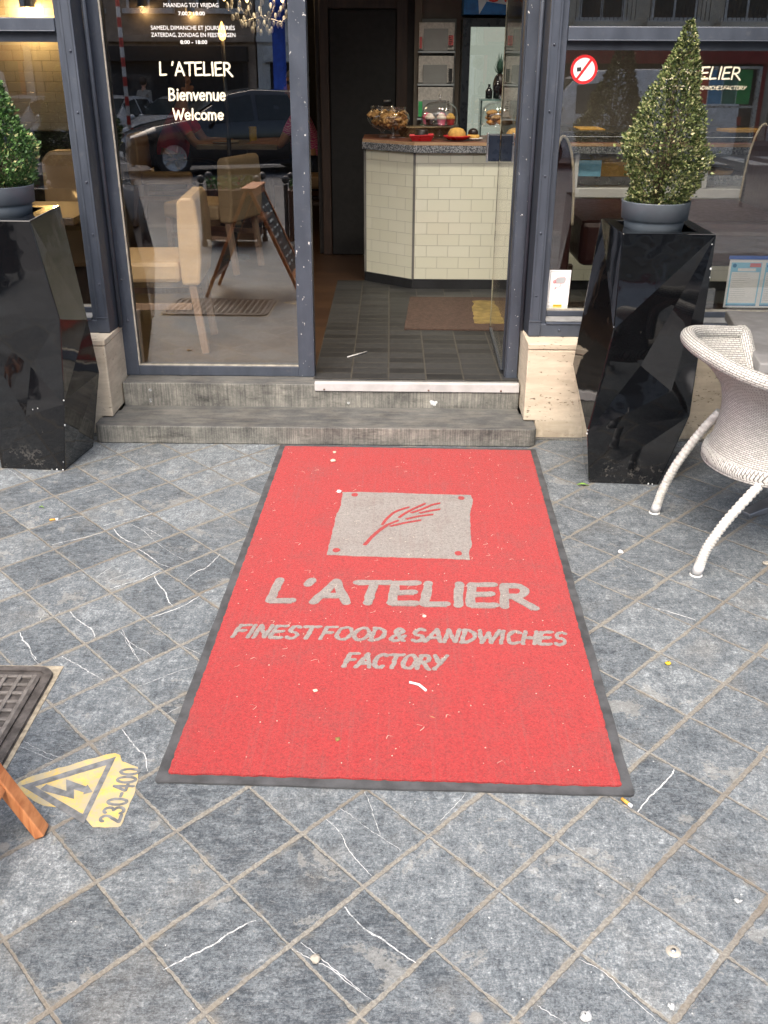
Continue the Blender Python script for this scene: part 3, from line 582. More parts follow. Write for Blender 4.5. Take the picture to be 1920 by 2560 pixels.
# ================================================================== THE SETTING
tag(MB().box(-14, 14, -2.05, 3.93, -.12, 0).build('pavement', 'pave'), kind='structure')
pave = bpy.data.objects['pavement']
VEINS=[[(-1.571,3.52),(-1.534,3.485),(-1.497,3.442),(-1.468,3.417)],[(-1.286,3.277),(-1.222,3.332),(-1.152,3.392)],[(-1.23,3.272),(-1.178,3.317),(-1.113,3.371)],[(-1.236,3.05),(-1.18,3.073),(-1.134,3.095)],[(-1.043,3.02),(-0.99,3.063),(-0.935,3.093),(-0.895,3.131)],[(-1.0,2.996),(-0.963,2.94),(-0.923,2.901),(-0.871,2.867)],[(-0.956,3.04),(-0.889,2.982),(-0.843,2.917)],[(-0.897,3.016),(-0.849,2.97),(-0.807,2.931)],[(-1.175,2.869),(-1.136,2.896),(-1.085,2.924),(-1.031,2.965)],[(-0.843,2.917),(-0.778,2.841),(-0.741,2.805),(-0.695,2.763)],[(-0.873,2.845),(-0.819,2.79),(-0.779,2.743),(-0.733,2.718)],[(-0.959,2.646),(-0.931,2.716),(-0.887,2.764),(-0.847,2.79)],[(-0.926,2.619),(-0.874,2.671),(-0.838,2.706),(-0.787,2.731)],[(-0.895,2.576),(-0.858,2.609),(-0.811,2.644),(-0.765,2.708)],[(-0.675,2.628),(-0.649,2.694),(-0.621,2.723),(-0.592,2.815)],[(-0.777,2.662),(-0.754,2.612),(-0.721,2.564),(-0.699,2.512),(-0.68,2.48)],[(-0.737,2.406),(-0.688,2.441),(-0.645,2.482),(-0.609,2.54)],[(-0.979,2.439),(-0.939,2.391),(-0.891,2.35),(-0.874,2.327),(-0.86,2.295)],[(-1.051,2.432),(-1.051,2.403),(-1.049,2.386)],[(-1.088,2.324),(-1.065,2.286),(-1.032,2.247),(-1.018,2.221),(-0.99,2.186)],[(-0.795,2.343),(-0.761,2.28),(-0.717,2.202)],[(-0.8,2.333),(-0.749,2.271),(-0.706,2.237),(-0.672,2.205)],[(-0.601,2.261),(-0.57,2.24),(-0.542,2.219)],[(-1.171,3.23),(-1.124,3.27),(-1.076,3.311)],[(-1.075,3.212),(-1.042,3.233),(-1.011,3.252)],[(-0.418,1.207),(-0.382,1.232),(-0.341,1.26),(-0.3,1.298),(-0.265,1.321)],[(-0.096,1.357),(-0.062,1.312),(-0.017,1.278),(0.041,1.23)],[(-0.149,1.595),(-0.112,1.547),(-0.098,1.509),(-0.064,1.46),(-0.045,1.434)],[(-0.121,1.626),(-0.095,1.605),(-0.068,1.577),(-0.03,1.544),(0.017,1.504)],[(-0.068,1.682),(-0.053,1.636),(-0.044,1.595),(-0.028,1.544)],[(-0.189,1.257),(-0.155,1.237),(-0.118,1.217),(-0.074,1.181),(-0.033,1.149)],[(-0.174,1.271),(-0.137,1.241),(-0.096,1.205),(-0.056,1.17)],[(0.536,1.63),(0.573,1.678),(0.609,1.717),(0.64,1.752),(0.653,1.776)],[(0.099,1.595),(0.126,1.63),(0.16,1.681)],[(0.342,1.245),(0.381,1.22),(0.414,1.176),(0.46,1.119)],[(0.253,1.149),(0.275,1.131),(0.3,1.114)],[(0.728,2.811),(0.752,2.756),(0.769,2.728),(0.785,2.671)],[(0.779,2.502),(0.823,2.478),(0.885,2.435)],[(-0.927,2.204),(-0.875,2.167),(-0.825,2.128),(-0.778,2.095)],[(-0.678,1.895),(-0.644,1.849),(-0.614,1.811),(-0.598,1.798),(-0.575,1.738)],[(-0.902,1.84),(-0.867,1.818),(-0.826,1.796),(-0.792,1.782)],[(-0.905,1.82),(-0.86,1.799),(-0.808,1.772)],[(-0.686,2.064),(-0.64,2.1),(-0.6,2.133),(-0.541,2.167)],[(-0.774,2.291),(-0.74,2.238),(-0.7,2.176)],[(-1.067,2.284),(-1.029,2.24),(-1.005,2.198),(-0.978,2.165)],[(-0.581,1.952),(-0.565,1.97),(-0.548,1.985)]]
THICK = {3, 4, 5, 8, 10, 13, 14, 15, 16, 17, 19, 25, 26, 32, 38, 39, 37}
b = MB()
for i, v in enumerate(VEINS):
    pts = smooth_path(v, 7); wd = (.0019 if i in THICK else .0008)
    L, R = [], []
    for k, (x, y) in enumerate(pts):
        q0, q1 = pts[max(0, k-1)], pts[min(len(pts)-1, k+1)]
        d = Vector((q1[0]-q0[0], q1[1]-q0[1])).normalized(); n = Vector((-d.y, d.x))
        e = math.sin(PI*min(1, max(.12, (k+.6)/len(pts))))**.4
        jx = random.uniform(-.0014, .0014)
        L.append((x+n.x*(wd*e*random.uniform(.5, 1.25)+jx), y+n.y*(wd*e*random.uniform(.5, 1.25)+jx), .0009+i*1e-5))
        R.append((x-n.x*(wd*e*random.uniform(.5, 1.25)-jx), y-n.y*(wd*e*random.uniform(.5, 1.25)-jx), .0009+i*1e-5))
    n = len(pts); b.add(L+R, [(k, n+k, n+k+1, k+1) for k in range(n-1)])
tag(b.build('calcite_veins', 'vein', pave), kind='stuff')
tag(MB().box(-14, 14, -2.35, -2.05, -.14, .005).build('kerb', 'kerb', bevel=.01), kind='structure')
tag(MB().box(-60, 60, -19, -2.35, -.3, -.12).build('road', 'road'), kind='structure')
tag(MB().box(-60, 60, -21.5, -19, -.3, 0).build('far_pavement', 'kerb'), kind='structure')
tag(MB().add([(-120, -120, -.32), (120, -120, -.32), (120, 120, -.32), (-120, 120, -.32)], [(0, 1, 2, 3)]).build('ground', 'road'), kind='structure')
b = MB()
for i in range(7): b.box(6.6+i*.95, 7.05+i*.95, -16.6, -13.8, -.1199, -.116)
b.box(-14, 2, -12.9, -12.78, -.1199, -.116)
tag(b.build('road_marking', 'roadwhite'), kind='structure')
# floor of the cafe: dark oak planks, light planks by the glazed panel, slate in the doorway
FZ = .19
tag(MB().box(-5, 4, 4.26, 11.4, .05, FZ-.004).build('floor', 'planks'), kind='structure')
tag(MB().add([(-1.9, 4.26, FZ-.001), (-.47, 4.26, FZ-.001), (-.72, 6.28, FZ-.001), (-1.9, 6.28, FZ-.001)], [(0, 1, 2, 3)], [[(-1.9, 4.26), (-.47, 4.26), (-.72, 6.28), (-1.9, 6.28)]]).build('oak_floor', 'lightplanks'), kind='structure')
sl = [(-.39, 4.16), (.70, 4.16), (3.4, 4.30), (3.4, 6.3), (-.41, 6.28)]
tag(MB().prism(sl, .10, FZ).build('slate_floor', NT('x').m), kind='structure')
fo = bpy.data.objects['slate_floor']; fo.data.materials[0] = M['slate']
uvl = fo.data.uv_layers.new(name='UVMap')
for p in fo.data.polygons:
    for li in p.loop_indices:
        c = fo.data.vertices[fo.data.loops[li].vertex_index].co
        uvl.data[li].uv = (c.x+.39+.012*(c.y-4.2), c.y)
bpy.data.materials.remove(bpy.data.materials['x'])

# ================================================================== SHOP: shell, shopfront, plinths, steps
shop = thing('cafe_building', 'rendered cafe building with blue grey timber shopfront behind the steps', 'building', (0, 4.2, 0))
sp = lambda mb, name, mat, bevel=.003, parent=None: mb.build(name, mat, parent or shop, bevel)
# upper facade and side walls
sp(MB().box(-5.2, 4.6, 4.0, 4.4, 3.05, 10.5), 'upper_wall', 'upper')
for i in range(5):
    win = sp(MB().box(-4.3+i*1.9, -3.2+i*1.9, 3.985, 4.01, 4.1, 5.9), 'upper_window', 'winglass')
    sp(MB().box(-4.4+i*1.9, -3.1+i*1.9, 3.96, 3.984, 4.0, 4.1), 'sill', 'winframe', parent=win)
sp(MB().box(-5.2, -5.0, 4.0, 11.6, 0, 3.05), 'side_wall', 'darkwall'); sp(MB().box(4.4, 4.6, 4.0, 11.6, 0, 3.05), 'side_wall', 'taupe')
sp(MB().box(-5.0, 4.4, 11.4, 11.6, 0, 3.05), 'back_wall', 'darkwall'); sp(MB().box(-5.0, 4.4, 4.4, 11.4, 2.75, 3.05), 'ceiling', 'ceiling')
sp(MB().box(-5.2, 4.6, 3.86, 4.0, 2.55, 3.05), 'fascia', 'paint', .012)
# inside: tiled wall on the left, taupe wall behind the counter, partition with dark door
o = sp(MB().box(-4.9, -2.35, 7.4, 7.5, 1.02, 2.75), 'tiled_wall', 'walltile')
sp(MB().box(-4.9, -2.35, 7.34, 7.5, FZ, 1.02), 'dado_panel', 'darkwall')
sp(MB().box(.075, 4.4, 7.2, 7.3, FZ, 2.75), 'counter_wall', 'taupe')
sp(MB().box(-.60, .075, 7.22, 7.3, FZ, 2.75), 'partition_wall', 'darkwall')
dr = sp(MB().box(-.50, -.05, 7.19, 7.22, FZ, 1.79), 'inner_door', 'darkdoor')
f = MB(); f.box(-.565, -.505, 7.17, 7.22, FZ, 1.86); f.box(-.045, .03, 7.17, 7.22, FZ, 1.86); f.box(-.505, -.045, 7.17, 7.22, 1.80, 1.86)
sp(f, 'door_frame', 'doorframe', parent=dr)
sp(MB().tube([(-.085, 7.185, 1.235), (-.085, 7.15, 1.235), (-.13, 7.15, 1.235)], .007), 'handle', 'steel', 0, dr)
sp(MB().box(.075, .125, 7.16, 7.20, FZ, 2.75), 'wall_post', 'taupe')

for x, y in ((.16, 5.35), (.62, 5.35), (1.35, 5.35)):      # downlights over the counter: their highlights show on the cake domes
    t_ = thing('ceiling_spot', 'recessed ceiling downlight in front of the tiled counter', 'lamp', (x, y, 2.74), 'downlights over the counter')
    MB().lathe([(.055, .01), (.06, -.012), (.045, -.012), (.042, .0)], (x, y, 2.74), 20).build('spot_ring', 'steel', t_); MB().lathe([(.001, -.004), (.041, -.004)], (x, y, 2.74), 16).build('spot_lens', 'flame', t_)
    l_ = bpy.data.lights.new('spot_light', 'SPOT'); l_.energy = 24; l_.color = (1, .93, .80); l_.spot_size = 1.5; l_.spot_blend = .8; l_.shadow_soft_size = .05
    o_ = bpy.data.objects.new('spot_light', l_); C.objects.link(o_); o_.parent = t_; o_.location = (0, 0, -.03); o_.rotation_euler = (math.radians(22), 0, 0)

# --- glazed panel and doorway (recessed, front at y = 4.195)
GY = 4.215
for nm, mb_ in (('left_stile', MB().add([(-1.247, 4.195, .187), (-1.186, 4.195, .187), (-1.196, 4.195, 2.5), (-1.232, 4.195, 2.5), (-1.247, 4.26, .187), (-1.186, 4.26, .187), (-1.196, 4.26, 2.5), (-1.232, 4.26, 2.5)],
        [(0, 1, 2, 3), (7, 6, 5, 4), (0, 4, 5, 1), (1, 5, 6, 2), (2, 6, 7, 3), (3, 7, 4, 0)])), ('bottom_rail', MB().box(-1.1865, -.4585, 4.196, 4.26, .187, .2335))):
    sp(mb_, 'frame_stile' if 'stile' in nm else 'bottom_rail', 'paint')
b = MB().add([(-.459, 4.193, .187), (-.386, 4.193, .187), (-.379, 4.193, 2.5), (-.449, 4.193, 2.5), (-.459, 4.262, .187), (-.386, 4.262, .187), (-.379, 4.262, 2.5), (-.449, 4.262, 2.5)],
        [(0, 1, 2, 3), (7, 6, 5, 4), (0, 4, 5, 1), (1, 5, 6, 2), (2, 6, 7, 3), (3, 7, 4, 0)])
sp(b, 'mullion', 'chipped', .0025)
# glass, leaning in very slightly, with its beads
TH, PS = -.012, -.008
def on_pane(u, v, h):   # u = world x, v = world z
    return (u, GY - TH*(v-.95) + PS*(u+.8) - h, v)
pane = MB()
q = [on_pane(u, v, hh) for hh in (.003, -.003) for u, v in ((-1.19, .232), (-.452, .232), (-.448, 2.5), (-1.20, 2.5))]
pane.add(q, [(0, 1, 2, 3), (7, 6, 5, 4), (0, 4, 5, 1), (1, 5, 6, 2), (2, 6, 7, 3), (3, 7, 4, 0)])
pane = pane.build('glass_pane', 'glass', shop)
b = MB(); b.box(-1.186, -.459, 4.197, 4.205, .234, .2395)
b.add([(-1.186, 4.198, .24), (-1.180, 4.198, .24), (-1.190, 4.198, 2.5), (-1.196, 4.198, 2.5), (-1.186, 4.206, .24), (-1.180, 4.206, .24), (-1.190, 4.206, 2.5), (-1.196, 4.206, 2.5)], [(0, 1, 2, 3), (0, 4, 5, 1), (1, 5, 6, 2), (3, 7, 4, 0)])
sp(b, 'glazing_bead', 'bead', 0)
b = MB()
for x, z in ((-1.214, .44), (-1.222, .62)): sp(MB().sphere((x, 4.194, z), .0055, 6), 'bolt', 'paint', 0)
# lettering on the pane
def vinyl(dx, dz): return lambda u, v, h: on_pane(dx+u, dz+v, .0032+h)
def put_text(txt, x0, x1, z, cap, mat='white_vinyl', bold=0.):
    printed(txt, 'printed_lettering', mat, pane, vinyl(x0, z), x1-x0, cap, .0004, bold=bold)
put_text('MAANDAG TOT VRIJDAG', -.941, -.725, 1.678, .0155); put_text('7:00 - 18:00', -.886, -.781, 1.650, .0135, bold=.015)
put_text('SAMEDI, DIMANCHE ET JOURS F\u00c9RI\u00c9S', -.999, -.666, 1.5985, .0155); put_text('ZATERDAG, ZONDAG EN FEESTDAGEN', -1.0, -.665, 1.5735, .0155)
put_text('8:00 - 18:00', -.886, -.779, 1.549, .0135, bold=.015)
put_text('LUNDI AU VENDREDI', -.93, -.735, 1.705, .0155)
b = MB(); lettering(b, "L 'ATELIER", vinyl(-.979, 1.435), .296, .047, .0075, .0, (0, .0006), .08, .04)
lettering(b, 'Bienvenue', vinyl(-.952, 1.343), .236, .043, .0072, .05, (0, .0006), .08, .03); lettering(b, 'Welcome', vinyl(-.940, 1.270), .211, .040, .0072, .05, (0, .0006), .08, .03)
b.build('hand_lettering', 'cream_vinyl', pane)
# right door jamb and the returns to the outer pilasters
sp(MB().box(.483, .533, 4.196, 4.27, .187, 2.5), 'door_jamb', 'chipped')
sp(MB().box(.476, .483, 4.205, 4.26, .187, 2.5), 'jamb_seal', 'groove', 0)
sp(MB().box(-1.25, .56, 4.19, 4.28, 2.5, 2.62), 'door_head', 'paint')
for s, x0, x1, xo in ((-1, -1.2335, -1.2495, -1.297), (1, .5335, .5495, .595)):
    b = MB(); b.add([(x0, 4.21, .425), (x1, 4.035, .425), (x1, 4.035, 2.55), (x0, 4.21, 2.55), (x0+s*.03, 4.23, .425), (x1+s*.02, 4.06, .425), (x1+s*.02, 4.06, 2.55), (x0+s*.03, 4.23, 2.55)], [(0, 1, 2, 3), (7, 6, 5, 4), (0, 4, 5, 1), (1, 5, 6, 2), (2, 6, 7, 3), (3, 7, 4, 0)])
    sp(b, 'jamb_return', 'groove')
    b = MB().tube([(x0-s*.003, 4.135, .425), (x0-s*.003, 4.135, 2.55)], .009, 8); sp(b, 'moulding', 'paint', 0)
    b = MB(); b.box(x1, xo, 4.03, 4.12, .425, 2.55); b.box(x1-s*.002, xo+s*.002, 4.026, 4.0295, .431, .492); b.box(x1-s*.0035, xo+s*.0035, 4.0225, 4.0255, .4905, .4955)
    p = sp(b, 'pilaster', 'paint')
    q = MB(); q.box(x1+s*.008, x1+s*.0095, 4.0285, 4.0299, .50, 2.5); q.box(xo-s*.008, xo-s*.0095, 4.0285, 4.0299, .50, 2.5); sp(q, 'groove_line', 'groove', 0, p)
    for z in (.62, .83, 1.05, 1.30, 1.52): sp(MB().sphere((x1+s*.021, 4.029, z+random.uniform(-.03, .03)), .0048, 6), 'bolt', 'paint', 0, p)
# windows on both sides
for s, xa, xb, zt0, zt1, zr in ((-1, -1.2975, -4.9, 1.588, 1.635, 1.552), (1, .5955, 4.4, 1.563, 1.612, 1.531)):
    a_, b_ = min(xa, xb), max(xa, xb); e_ = xa+s*.026
    wf = MB(); wf.box(xa, e_, 4.052, 4.13, .425, 2.55); fr = sp(wf, 'window_stile', 'paint')
    sp(MB().box(e_, xb, 4.046, 4.13, zt0, zt1), 'transom', 'paint', .004)
    sp(MB().box(e_, xb, 4.040, 4.0455, zt0-.001, zt0+.004), 'transom_bead', 'paint', .002)
    sp(MB().box(e_, xb, 4.066, 4.12, zr, zt0), 'rebate', 'groove', 0)
    sp(MB().box(xa, xb, 4.034, 4.12, .425, .479), 'sill_apron', 'paint'); sp(MB().tube([(e_, 4.034, .483), (xb, 4.034, .483)], .0052, 8), 'sill_bead', 'paint', 0)
    sp(MB().add([(e_, 4.042, .489), (xb, 4.042, .489), (xb, 4.066, .506), (e_, 4.066, .506), (e_, 4.1, .47), (xb, 4.1, .47)], [(0, 1, 2, 3), (0, 3, 4), (1, 5, 2), (0, 4, 5, 1), (3, 2, 5, 4)]), 'sloping_sill', 'sillgrey', 0)
    sp(MB().box(e_, xb, 4.064, 4.12, .506, .530), 'lower_rail', 'paint')
    sp(MB().box(e_, xb, 4.067, 4.08, .5305, .5365), 'glazing_bead', 'bead', 0)
    pb = MB().box(e_-s*.004, xb, 4.086, 4.092, .531, zr+.01)
    if True:
        for v_ in pb.v: v_.y += .012*(v_.z-.95)      # old glazing, leaning in a little
    wp = sp(pb, 'window_pane', 'sideglass', 0)
    tp_ = MB().box(e_-s*.004, xb, 4.086, 4.092, zt1-.01, 2.5)
    for v_ in tp_.v: v_.y += .016*(v_.z-1.3)
    sp(tp_, 'transom_pane', 'glass', 0)
    sp(MB().box(xa, xb, 4.04, 4.13, 2.48, 2.56), 'top_rail', 'paint')
    for x in ((.68, 1.18, 1.7) if s > 0 else (-1.4, -1.9)): sp(MB().sphere((x, 4.033, .455), .0065, 6), 'bolt', 'paint', 0)
    if s > 0: wpr = wp
    else:     # a mullion further along
        sp(MB().box(-3.0, -2.93, 4.05, 4.13, .53, 2.5), 'window_mullion', 'paint')
wv = lambda dx, dz: (lambda u, v, h: (dx+u, 4.0815-h, dz+v))
b = MB(); lettering(b, "L'ATELIER", wv(1.019, 1.432), .287, .042, .0062, .10, (0, .0006), .08, .04)
lettering(b, 'FINEST FOOD & SANDWICHES FACTORY', wv(.989, 1.3945), .342, .0135, .0018, .25, (0, .0006), .05, .03, .18)
b.build('hand_lettering', 'cream_vinyl', wpr)
# glass door, folded open into the shop along the right jamb
door = thing('glass_door', 'frameless glass door swung open into the cafe against the right jamb', 'door', (.478, 4.29, FZ))
hx, hy = .478, 4.285; dvec = Vector((.014, 1.03, 0)).normalized(); W_ = .80
pn = Vector((dvec.y, -dvec.x, 0))
def dbox(a0, a1, t0, t1, z0, z1):
    c0 = Vector((hx, hy, 0)) + dvec*((a0+a1)/2) + pn*((t0+t1)/2) + Vector((0, 0, (z0+z1)/2))
    return c0, (dvec, pn, (0, 0, 1)), ((a1-a0)/2, (t1-t0)/2, (z1-z0)/2)
MB().obox(*dbox(0, W_, -.004, .004, FZ+.012, 2.42)).build('door_pane', 'glass', door)
MB().obox(*dbox(W_+.0005, W_+.0045, -.006, .006, FZ+.012, 2.42)).build('edge_seal', plain('dirty_seal', (.30, .29, .20), .6, var=.75, scale=9), door)
MB().obox(*dbox(-.006, -.001, -.007, .007, FZ+.012, 2.42)).build('pivot_seal', 'groove', door)
lk = MB().obox(*dbox(W_-.05, W_-.012, -.062, -.006, 1.04, 1.165)).obox(*dbox(W_-.05, W_-.012, .006, .062, 1.04, 1.165)).build('lock_case', plain('navy_lock', (.018, .028, .05), .3), door, .004)
b = MB()
for t in (-.0665, .0665): b.obox(*dbox(W_-.052, W_-.008, t-.004, t+.004, 1.035, 1.17))
for t in (-.034, .034): b.obox(*dbox(W_-.0118, W_-.0108, t-.012, t+.012, 1.155, 1.163))
b.build('chrome_trim', 'steel', lk, .001)
MB().obox(*dbox(.02, W_-.03, -.012, .012, FZ+.003, FZ+.011)).build('bottom_rail', 'groove', door)

# stone plinths beside the steps
for s, xi, xo, lab in ((-1, -1.245, -4.9, 'beige travertine plinth left of the steps, behind the left planter'), (1, .538, 4.4, 'beige travertine plinth right of the steps, under the right window')):
    t = thing('stone_plinth', lab, 'plinth', (xi, 3.92, 0), 'travertine plinths under the windows')
    b = MB(); ex = xi+s*.05
    poly = [(xi, 3.92), (xo, 3.92), (xo, 4.3), (xi, 4.3)]
    b.extr([(xi, .085), (ex, .085), (ex, .004), (xo, .004), (xo, .3975), (xi, .3975)], lambda u, v, h: (u, h, v), 3.92, 4.24); b.build('plinth_block', 'trav', t, .0045)
    MB().box(xi-s*.002, xo, 3.917, 4.24, .4, .425).build('coping_slab', 'trav', t, .004)
    MB().box(xi+s*.048, xo, 3.905, 3.921, -.02, .004+.006).build('base_course', 'blue', t, .003)
# two bluestone steps
t = thing('door_step', 'worn bluestone lower step touching the red mat, wider than the upper step', 'step', (-.35, 3.9, 0), 'door steps')
poly = [(-1.302, 3.90), (-1.302, 3.845), (-1.295, 3.828), (-1.275, 3.82), (-1., 3.82), (-.6, 3.8205), (-.3, 3.821), (0., 3.8205), (.3, 3.82), (.555, 3.82), (.576, 3.828), (.585, 3.845), (.585, 4.02), (.532, 4.02), (.532, 4.0885), (-1.240, 4.0885), (-1.240, 4.02), (-1.292, 4.02), (-1.292, 3.9165), (-1.302, 3.9165)]
MB().prism(poly, 0.001, .081).build('step_stone', 'blue', t, .010)
t = thing('door_step', 'bluestone upper step with an aluminium strip on its nosing under the doorway', 'step', (-.35, 4.1, 0), 'door steps')
MB().box(-1.240, .534, 4.089, 4.30, .02, .186).build('step_stone', 'blue', t, .005)
st_ = MB().box(-.378, .532, 4.0815, 4.088, .157, .194).box(-.378, .532, 4.0882, 4.112, .1885, .1945).build('nosing_strip', 'alu', t, .0015)
for x in (-.335, .13, .452): MB().sphere((x, 4.0812, .1645), .0045, 6).build('screw', 'rivet', st_)
b = MB()
for x, y, z, r in ((-1.118, 4.0885, .152, .0065), (-1.121, 4.0885, .108, .005), (-1.121, 4.0885, .098, .0045), (-.228, 4.0885, .10, .006), (.15, 4.0885, .103, .011), (.143, 4.0885, .11, .007), (.165, 4.0885, .106, .007), (.158, 4.0885, .096, .008)):
    b.sphere((x, y, z), r, 6, 1., 1., .12)
b.build('paint_splash', 'vein', t)

# ================================================================== THE RED MAT
mx, my, mth = .01594, 2.74233, -.0198623
mw, ml = 1.08977, 2.10994
MC, MS = math.cos(mth), math.sin(mth)
def mat_pt(u, v, h): return (mx + MC*u - MS*v, my + MS*u + MC*v, h)
def mat_inv(x, y): x -= mx; y -= my; return (MC*x + MS*y, -MS*x + MC*y)
rug = thing('entrance_mat', 'red entrance mat with grey wheat emblem and lettering below the steps', 'door mat', (mx, my, 0))
def rounded(w_, l_, r, n=4):
    out = []
    for cx, cy, a in ((w_-r, l_-r, 0), (-w_+r, l_-r, 90), (-w_+r, -l_+r, 180), (w_-r, -l_+r, 270)): out += arc(cx, cy, r, r, a, a+90, n)
    return out
def wavy(poly, amp, step=.02):
    out = []
    for (x0, y0), (x1, y1) in zip(poly, poly[1:]+poly[:1]):
        k = max(1, int(math.hypot(x1-x0, y1-y0)/step))
        out += [(x0+(x1-x0)*i/k+random.uniform(-amp, amp), y0+(y1-y0)*i/k+random.uniform(-amp, amp)) for i in range(k)]
    return out
b = MB(); b.extr(wavy(rounded(mw/2, ml/2, .012), .0015, .06), mat_pt, .0012, .0062); b.build('rubber_border', 'rubber', rug)
b = MB(); b.extr(wavy(rounded(mw/2-.026, ml/2-.026, .006), .0017, .012), mat_pt, .006, .0104); b.build('red_pile', 'red', rug)
PANEL = [(-0.211, 3.307), (-0.161, 3.31), (-0.009, 3.307), (0.09, 3.299), (0.274, 3.294), (0.279, 3.241), (0.263, 3.155), (0.252, 2.978), (0.251, 2.88), (0.239, 2.833), (0.239, 2.778), (0.138, 2.784), (0.013, 2.788), (-0.113, 2.793), (-0.236, 2.801), (-0.231, 2.916), (-0.225, 3.017), (-0.223, 3.106), (-0.21, 3.19)]
flat = lambda h0: (lambda u, v, h: (u, v, h0+h))
b = MB(); b.extr(wavy(PANEL, .0018, .012), flat(0), .0103, .0118)
emb = b.build('emblem_panel', 'grey_pile', rug)
WHEAT = [[(-0.111, 2.875), (-0.088, 2.936), (-0.063, 2.987), (-0.041, 3.022)], [(-0.055, 3.03), (-0.038, 3.084), (-0.008, 3.139), (0.038, 3.177)], [(-0.041, 3.026), (-0.022, 3.044), (-0.001, 3.063)], [(-0.026, 3.018), (0.024, 3.046), (0.08, 3.069)], [(0.004, 3.089), (0.02, 3.117), (0.052, 3.159), (0.098, 3.209)], [(0.03, 3.077), (0.071, 3.1), (0.124, 3.117)], [(0.048, 3.129), (0.091, 3.165), (0.124, 3.198), (0.153, 3.215)], [(0.079, 3.129), (0.115, 3.147), (0.151, 3.162)]]
b = MB()
for i, wline in enumerate(WHEAT):
    p_ = smooth_path(wline, 6)
    GL['~'] = (1., [p_]); lettering(b, '~', flat(.0117), 1., 1., .0135 if i == 0 else .0105, 0, (0, .0012+i*.0001), .12)
for cx, cy in ((-0.164, 3.283), (0.236, 3.264), (-0.205, 2.833), (0.202, 2.82)):
    b.extr(wavy(arc(cx, cy, .0125, .0155, 0, 360, 12)[:-1], .001, .008), flat(0), .0117, .0129)
b.build('wheat_ear', 'red', emb)
def mat_text(x0, y0, x1, y1): # baseline from (x0,y0) to (x1,y1)
    d = Vector((x1-x0, y1-y0)).normalized(); n = Vector((-d.y, d.x))
    return (lambda u, v, h: (x0+d.x*u+n.x*v, y0+d.y*u+n.y*v, .0103+h)), math.hypot(x1-x0, y1-y0)
b = MB()
fn, L_ = mat_text(-.392, 2.497, .425, 2.480); lettering(b, "L'ATELIER", fn, L_, .132, .029, .05, (0, .0014), .16, .06)
b.build('large_lettering', 'grey_pile', rug)
b = MB()
fn, L_ = mat_text(-.470, 2.296, .482, 2.277); lettering(b, 'FINEST FOOD & SANDWICHES', fn, L_, .066, .0125, .18, (0, .0013), .34, .05, .12)
fn, L_ = mat_text(-.145, 2.156, .130, 2.150); lettering(b, 'FACTORY', fn, L_, .066, .0125, .18, (0, .0013), .34, .05)
b.build('small_lettering', 'grey_pile', rug)
# lint and crumbs trodden into the mat
b = MB()
for i in range(420):
    u, v = random.uniform(-.5, .5), random.uniform(-1, 1.0); x, y, _ = mat_pt(u, v, 0)
    a = random.uniform(0, PI)
    if random.random() < .86:
        r = random.uniform(.0006, .0022); b.add([(x+r*math.cos(a+k*1.57+random.uniform(-.3, .3))*random.uniform(.6, 1.2), y+r*math.sin(a+k*1.57), .0126+random.uniform(0, .001)) for k in range(4)], [(0, 1, 2, 3)])
    else:
        L0 = random.uniform(.006, .02); pts = smooth_path([(x, y), (x+L0*math.cos(a), y+L0*math.sin(a)), (x+L0*1.4*math.cos(a+.9), y+L0*1.4*math.sin(a+.9))], 3)
        n = len(pts); wd = random.uniform(.0002, .0005)
        b.add([(p[0]-wd, p[1]+wd, .0128) for p in pts]+[(p[0]+wd, p[1]-wd, .0128) for p in pts], [(k, n+k, n+k+1, k+1) for k in range(n-1)])
tag(b.build('lint', 'crumb', rug), kind='stuff')

# ================================================================== GROUND MARKING, MANHOLE, LITTER
YEL = [(-0.862, 1.684), (-0.86, 1.697), (-0.838, 1.717), (-0.688, 1.795), (-0.669, 1.8), (-0.655, 1.792), (-0.643, 1.772), (-0.601, 1.752), (-0.592, 1.722), (-0.588, 1.674), (-0.588, 1.607), (-0.591, 1.563), (-0.597, 1.56), (-0.651, 1.559), (-0.666, 1.576), (-0.688, 1.599), (-0.754, 1.618), (-0.778, 1.621), (-0.819, 1.644), (-0.855, 1.671)]
wm = thing('warning_marking', 'worn yellow high voltage warning painted on the paving beside the mat', 'ground marking', (-.72, 1.68, 0))
b = MB(); b.extr(wavy(YEL, .0016, .012), flat(0), .0006, .0016); b.build('yellow_paint', 'yellow', wm)
TO = [(-0.850, 1.683), (-0.662, 1.787), (-0.672, 1.567)]; TI = [(-0.818, 1.681), (-0.676, 1.757), (-0.683, 1.596)]
b = MB()
for k in range(3):
    b.extr([TO[k], TO[(k+1) % 3], TI[(k+1) % 3], TI[k]], flat(0), .0012, .0022+k*2e-5)
BOLT = [(-0.803, 1.673), (-0.795, 1.689), (-0.742, 1.668), (-0.755, 1.706), (-0.702, 1.684), (-0.701, 1.690), (-0.682, 1.666), (-0.701, 1.658), (-0.701, 1.664), (-0.727, 1.674), (-0.717, 1.643), (-0.794, 1.667)]
b.extr(BOLT, flat(0), .0012, .0022)
b.build('hazard_sign', 'stencil', wm)
b = MB()   # digits run away from the camera, tops to the left
fn = lambda u, v, h: (-.596-v, 1.574+u, .0012+h)
lettering(b, '230-400', lambda u, v, h: (-.597-v+u*.02, 1.572+u, .0012+h), .178, .044, .0075, 0., (0, .0010), .10, .05); b.build('voltage_digits', 'stencil', wm)

